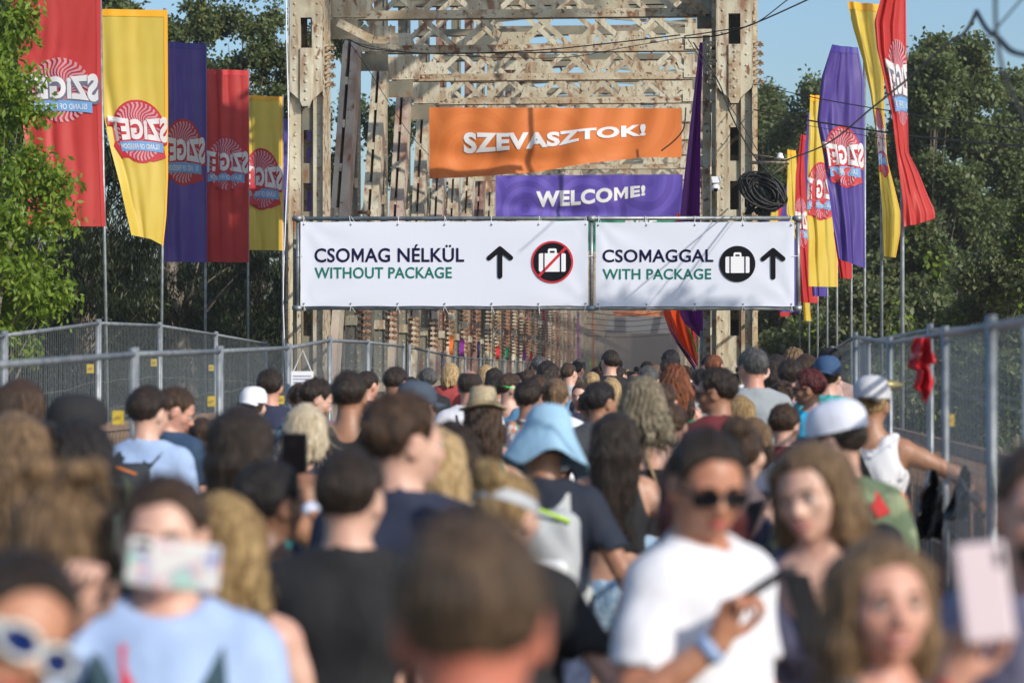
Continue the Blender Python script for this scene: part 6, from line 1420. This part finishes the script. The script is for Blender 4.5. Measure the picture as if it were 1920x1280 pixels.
person('bearded man in a checked shirt bending his head to the right', 603, 706, 15.0, -20, (-24, 0, -52), 'm', ('thick', 'dark'), 'fair', T('shirt', M_gingham), extras=(beard('dark'),), fine=True, face=True, ra='up', seed=1)
person('tanned man with cropped dark hair in a black tank top', 655, 694, 12.2, 2, (-2, 0, -6), 'm', ('short', 'dark'), 'tan', T('tank', BLK), seed=0, fine=True)
person('dark haired person just right of the cropped man in the tank top', 690, 694, 19, 0, (-8, 0, -40), 'm', ('short', 'dark'), 'rosy', T('tee', (.10, .05, .04)))
person('bare shouldered man with short dark hair in front of the left truss', 745, 686, 17.5, -6, (-14, 0, -28), 'm', ('short', 'dark'), 'tan', T('tank', (.30, .33, .36)), seed=1)
person('person in a blue grey baseball cap half hidden behind the tall man', 782, 722, 13.0, -30, (-4, 0, -30), 'm', ('short', 'dark'), 'fair', T('tee', (.12, .16, .22)), extras=(cap((.05, .07, .10)),))
person('person in a pastel yellow patterned top hidden behind the tall man', 812, 796, 8.2, 10, (-8, 0, 20), 'f', ('long', 'blonde'), 'fair', T('tee', M_pastel), seed=3)
person('woman with long dark curls left of the straw hat', 846, 792, 8.8, 0, (-4, 0, 4), 'f', ('curly', 'dark'), 'mid', T('strap', (.03, .03, .05)), seed=2, fine=True)
person('man with thinning crown in a white shirt and bag string', 881, 690, 16.3, 4, (-6, 0, -16), 'm', ('bald', 'dark'), 'rosy', T('shirt', WHT), la='out', extras=(strap(-.10, .02, cloth(BLK), 'bag_string', .012),))
person('woman in a tan straw trilby with wavy brown hair and green straps', 906, 738, 12.6, -2, (-6, 0, 12), 'f', ('wavy', 'brown'), 'fair', T('strap', (.02, .22, .16)), extras=(brim_hat((.55, .45, .28), (.30, .22, .12), .14),), seed=4)
person('dark haired person looking right below the bolt racks', 935, 702, 19, -6, (-4, 0, -30), 'm', ('thick', 'dark'), 'mid', T('tee', (.06, .07, .08)))
person('man with neon green glasses strap turned to the right', 957, 698, 18, -20, (-6, 0, -55), 'm', ('short', 'brown'), 'fair', T('tank', (.08, .22, .36)), extras=(headband(mat('neon_green', (.05, .75, .18), .5), 1.64, 1.655, .09, -6), beard('brown')), face=True)
person('tousled dark haired person with a flower lanyard and coloured shirt', 990, 711, 15.5, 0, (-4, 0, -14), 'm', ('thick', 'dark'), 'tan', T('tank', M_multi), extras=(headband(M_multi, 1.48, 1.50, .075, 0),), seed=3)
person('brown haired person behind the tousled one', 1008, 702, 19.5, 0, (-4, 0, -20), 'm', ('thick', 'brown'), 'fair', T('tee', (.25, .2, .18)))
person('woman with a thick light brown ponytail in a white top', 1041, 707, 15.6, 6, (-2, 0, -8), 'f', ('pony', 'light'), 'fair', T('tee', WHT), seed=1)
person('fair man walking back towards the camera in the middle of the crowd', 1089, 716, 19.5, 172, (-6, 0, -8), 'm', ('buzz', 'brown'), 'fair', T('tee', (.03, .035, .07)), face=True, fine=True, seed=2)
person('dark short haired man turned right in a grey and black top', 1124, 714, 14.0, -8, (-2, 0, -38), 'm', ('short', 'black'), 'tan', T('tee', (.07, .075, .08)), seed=4, fine=True)
person('man in a pale blue bucket hat looking left, with a see-through backpack', 1032, 772, 9.0, -6, (-8, 12, 46), 'm', ('short', 'dark'), 'tan', T('tee', (.012, .018, .035)), seed=2, fine=True, ra='out',
       extras=(bucket_hat((.28, .46, .60)), backpack('white and grey backpack with lime green piping', (.42, .44, .46), (.60, .62, .60), (.62, .63, .64), .92, .03, (.45, .70, .05))))
person('woman with very long straight dark hair, black crop top and denim shorts', 1152, 770, 10.4, 2, (-4, 0, 4), 'f', ('long', 'dark'), 'mid', T('crop', BLK), ('hot', M_denim), seed=3, fine=True, la='out', ra='out')
person('woman with ash blonde curls, bare shoulders and black strapless top', 1205, 709, 11.8, 2, (-2, 0, -4), 'f', ('wbob', 'ash'), 'fair', T('band', BLK), ('trousers', M_denim), seed=1, fine=True, la='out', ra='out', extras=(strap(-.02, .16, cloth((.30, .20, .10)), 'thin_bag_strap', .012),))
person('person draped in a green, white and red flag', 1244, 717, 15.4, 4, (-8, 0, -12), 'm', ('short', 'brown'), 'rosy', T('tee', WHT), extras=(drape('green flag draped over shoulders in the middle of the crowd'),))
person('girl in pink dotted dress in front of the draped flag', 1258, 752, 12.4, 0, (-8, 0, -10), 'f', ('pony', 'brown'), 'fair', T('tank', M_pinkdot), ('skirt', M_pinkdot))
person('small dark haired girl in a white T-shirt right of the draped flag', 1276, 722, 17.5, 4, (-4, 0, -6), 'f', ('long', 'dark'), 'fair', T('tee', WHT))
person('woman with long red brown curls near the right end post', 1265, 683, 17.5, 0, (-2, 0, 4), 'f', ('curly', 'red'), 'fair', T('tank', (.30, .12, .08)), seed=0)
person('grey haired man seen from behind above the blonde curls', 1215, 685, 19.5, 0, (-2, 0, -6), 'm', ('short', 'grey'), 'rosy', T('tee', (.12, .10, .09)))
person('bald man left of the grey haired one', 1191, 697, 22, 0, (-4, 0, 0), 'm', ('bald', 'grey'), 'red', T('tee', (.10, .05, .04)))
person('tall dark haired man in a blue collar turned to the left', 1254, 671, 21, 30, (-8, 0, 40), 'm', ('short', 'dark'), 'rosy', T('shirt', (.10, .20, .50)))
person('young man in maroon with sunglasses looking left', 1342, 688, 13.2, 34, (-6, 0, 44), 'm', ('thick', 'dark'), 'tan', T('tee', (.13, .012, .02)), fine=True, face=True, extras=(sunglasses, backpack('black backpack on the maroon T-shirt', BLK, size=.9)), seed=2)
person('dark haired man behind the man in maroon', 1316, 690, 21, 0, (-4, 0, 6), 'm', ('short', 'black'), 'fair', T('tee', (.40, .42, .44)))
person('tall man with greying hair in a light grey T-shirt', 1412, 651, 16.0, 6, (-4, 0, 26), 'm', ('short', 'grey'), 'rosy', T('tee', (.30, .33, .35)), fine=True, face=True, extras=(sunglasses,), ra='down', seed=1)
person('person in white holding up a phone beside the light grey T-shirt', 1482, 672, 17.6, 0, (-4, 0, -6), 'm', ('thick', 'dark'), 'fair', T('tee', WHT), la='high', modes=('phone', 'relax'), extras=(phone('dark phone held sideways above the crowd near the right post', -1, tilt=(0, 90, 0), off=(-.06, 0, .05), size=(.08, .17)),), seed=2)
person('sandy curly haired person left of the blue cap', 1488, 652, 22, 0, (0, 0, 0), 'm', ('curly', 'light'), 'fair', T('tee', (.3, .28, .25)))
person('dark long haired woman right of the tall grey haired man', 1455, 663, 20, 0, (0, 0, 8), 'f', ('long', 'dark'), 'mid', T('tee', (.05, .04, .05)))
person('brown haired woman between the phone and the red haired woman', 1512, 664, 20.5, 0, (0, 0, 8), 'f', ('bob', 'brown'), 'fair', T('tee', (.3, .15, .12)))
person('girl with two long brown braids in a white top', 1467, 711, 16.6, 2, (-2, 0, 2), 'f', ('braid', 'brown'), 'fair', T('tee', WHT), seed=1)
person('maroon haired woman in a bright blue top looking left', 1516, 691, 16.2, 34, (-6, 0, 46), 'f', ('thick', 'maroon'), 'tan', T('tank', (.01, .32, .58)), face=True, fine=True, extras=(sunglasses,), seed=3)
person('man in a blue baseball cap and patterned teal shirt', 1551, 673, 17.0, -4, (-2, 0, -6), 'm', ('short', 'brown'), 'fair', T('shirt', M_tealp), extras=(cap((.03, .075, .17), None, 170), backpack('thin black drawstring bag on the teal shirt', (.02, .05, .07), BLK, size=.5)), seed=3)
person('person in a black cap behind the blue cap', 1555, 657, 21, 0, (0, 0, 0), 'm', ('short', 'dark'), 'fair', T('tee', (.55, .35, .30)), extras=(cap(BLK, None, 20),))
person('brown haired boy in a maroon top with white ribbons', 1470, 756, 13.5, 20, (-10, 0, -46), 'm', ('thick', 'brown'), 'fair', T('tee', (.12, .02, .02)), seed=1, face=True, fine=True)
person('child with sandy hair left of the tall grey haired man', 1386, 741, 15, 0, (-4, 0, 6), 'f', ('bob', 'gold'), 'fair', T('tee', (.25, .18, .12)))
person('small child with golden brown hair in front of the grey T-shirt', 1412, 783, 13, 4, (0, 0, 0), 'f', ('bob', 'light'), 'fair', T('tee', (.5, .5, .55)))
person('woman with brown topknot and black shoulder strap behind the sunglasses man', 1392, 778, 9.0, -6, (-6, 0, -14), 'f', ('bun', 'brown'), 'fair', T('strap', (.02, .03, .07)), extras=(strap(.08, -.10, cloth(BLK)),), ra='out', seed=2)
person('maroon haired person hidden behind the white T-shirt man', 1312, 826, 6.2, 0, (-4, 0, 0), 'f', ('long', 'maroon'), 'fair', T('strap', (.10, .02, .02)), seed=2)
person('person in a white cap with a dark peak and a tropical print shirt', 1566, 762, 8.6, 8, (-10, 0, 62), 'm', ('short', 'dark'), 'fair', T('tee', M_camo), fine=True, extras=(cap((.66, .68, .78), NAVY, 0), backpack('black bag with red straps on the tropical print shirt', BLK, (.55, .03, .03), (.45, .02, .03), .7, .08)), seed=0)
person('man in a patterned snapback and white tank top leaning on the right railing', 1634, 714, 12.4, -12, (-2, 0, -8), 'm', ('buzz', 'gold'), 'tan', T('tank', M_whitep), ('shorts', cloth((.5, .02, .02))), ra='rail', fine=True, extras=(cap((.55, .55, .58), (.10, .08, .07), 180), strap(-.12, .13, cloth(BLK))), seed=3)
# phone of the selfie: a thing of its own, pink case and white back
c = [q for q in PEOPLE if 'selfie' in q['o']['label']][0]
phone('pale pink phone held out for the selfie, its white back to the camera', 1, (.62, .50, .52), (.085, .165), (8, 6, -28), (.0, .02, .085))(c)
# --- far crowd: copies sharing meshes
protos = {}
kinds = [('m', 'short', 0), ('m', 'thick', 12), ('f', 'long', -10), ('m', 'short', -35), ('f', 'pony', 8), ('f', 'curly', 0), ('m', 'thick', 35), ('m', 'bald', 0), ('f', 'bob', -20), ('m', 'short', 25), ('f', 'wavy', 15)]
rnd = random.Random(21); hc = ['dark', 'brown', 'black', 'light', 'dark', 'brown', 'blonde', 'grey', 'red']; sc_ = [(.5, .5, .52), BLK, (.35, .05, .05), NAVY, (.1, .25, .4), (.6, .6, .62), (.4, .3, .1), (.05, .2, .12), (.12, .12, .13)]
labs = {'m': 'man far down the bridge in the dense crowd, seen from behind', 'f': 'woman far down the bridge in the dense crowd, seen from behind'}
taken = []
for i in range(175):
    if i < 60: d = rnd.uniform(21, 33)
    elif i < 120: d = rnd.uniform(33, 60)
    else: d = rnd.uniform(60, 118)
    x = rnd.uniform(-3.1, .55) if d > 26 else rnd.uniform(-2.6, .9)
    if any(abs(x-a) < .42 and abs(d-b) < .55 for a, b in taken): continue
    taken.append((x, d)); k = kinds[rnd.randrange(len(kinds))]; h = rnd.uniform(1.60, 1.84) if k[0] == 'm' else rnd.uniform(1.52, 1.72)
    gz = rise(d) if d < 33.5 else .25; px = VX+x*FPX/d; py = VY-(h+gz-CAMH)*FPX/d; col = hc[rnd.randrange(len(hc))]
    zone = 'just before the bridge mouth' if d < 33 else ('in the first bays' if d < 60 else 'far down the bridge')
    hair_word = {'short': 'short haired', 'thick': 'tousled', 'long': 'long haired', 'pony': 'ponytailed', 'curly': 'curly haired', 'bald': 'balding', 'bob': 'bobbed', 'wavy': 'wavy haired'}[k[1]]
    person(f"{col if col != 'light' else 'light brown'} {hair_word} {'man' if k[0] == 'm' else 'woman'} in the dense crowd {zone}", px, py, d, rnd.uniform(-12, 12), (-4, k[2]*.25, k[2]), k[0], (k[1], col), rnd.choice(['fair', 'rosy', 'mid', 'tan']), T('tee', sc_[rnd.randrange(len(sc_))]), seed=1, group='crowd walking into the bridge')
# fill the gaps between the nearer people
near = [(c['o'].location.x, c['o'].location.y) for c in PEOPLE]
for i in range(150):
    d = rnd.uniform(10.5, 22); x = rnd.uniform(-2.9, 1.15)
    if any(math.hypot(x-a, (d-b)*.6) < .56 for a, b in near): continue
    k = kinds[rnd.randrange(6)]; h = rnd.uniform(1.46, 1.56); px = VX+x*FPX/d; py = VY-(h+rise(d)-CAMH)*FPX/d; col = hc[rnd.randrange(6)]
    if px < -60 or px > 1700: continue
    near.append((x, d)); hair_word = {'short': 'short haired', 'thick': 'tousled', 'long': 'long haired', 'pony': 'ponytailed', 'curly': 'curly haired'}[k[1]]
    person(f"shorter {col if col != 'light' else 'light brown'} {hair_word} {'man' if k[0] == 'm' else 'woman'} between taller people in the crowd", px, py, d, rnd.uniform(-12, 12), (-6, 0, k[2]), k[0], (k[1], col), rnd.choice(['fair', 'rosy', 'mid', 'tan']), T('tee', sc_[rnd.randrange(len(sc_))]), seed=1, group='shorter people in the gaps of the crowd')
print('PEOPLE', len(PEOPLE))
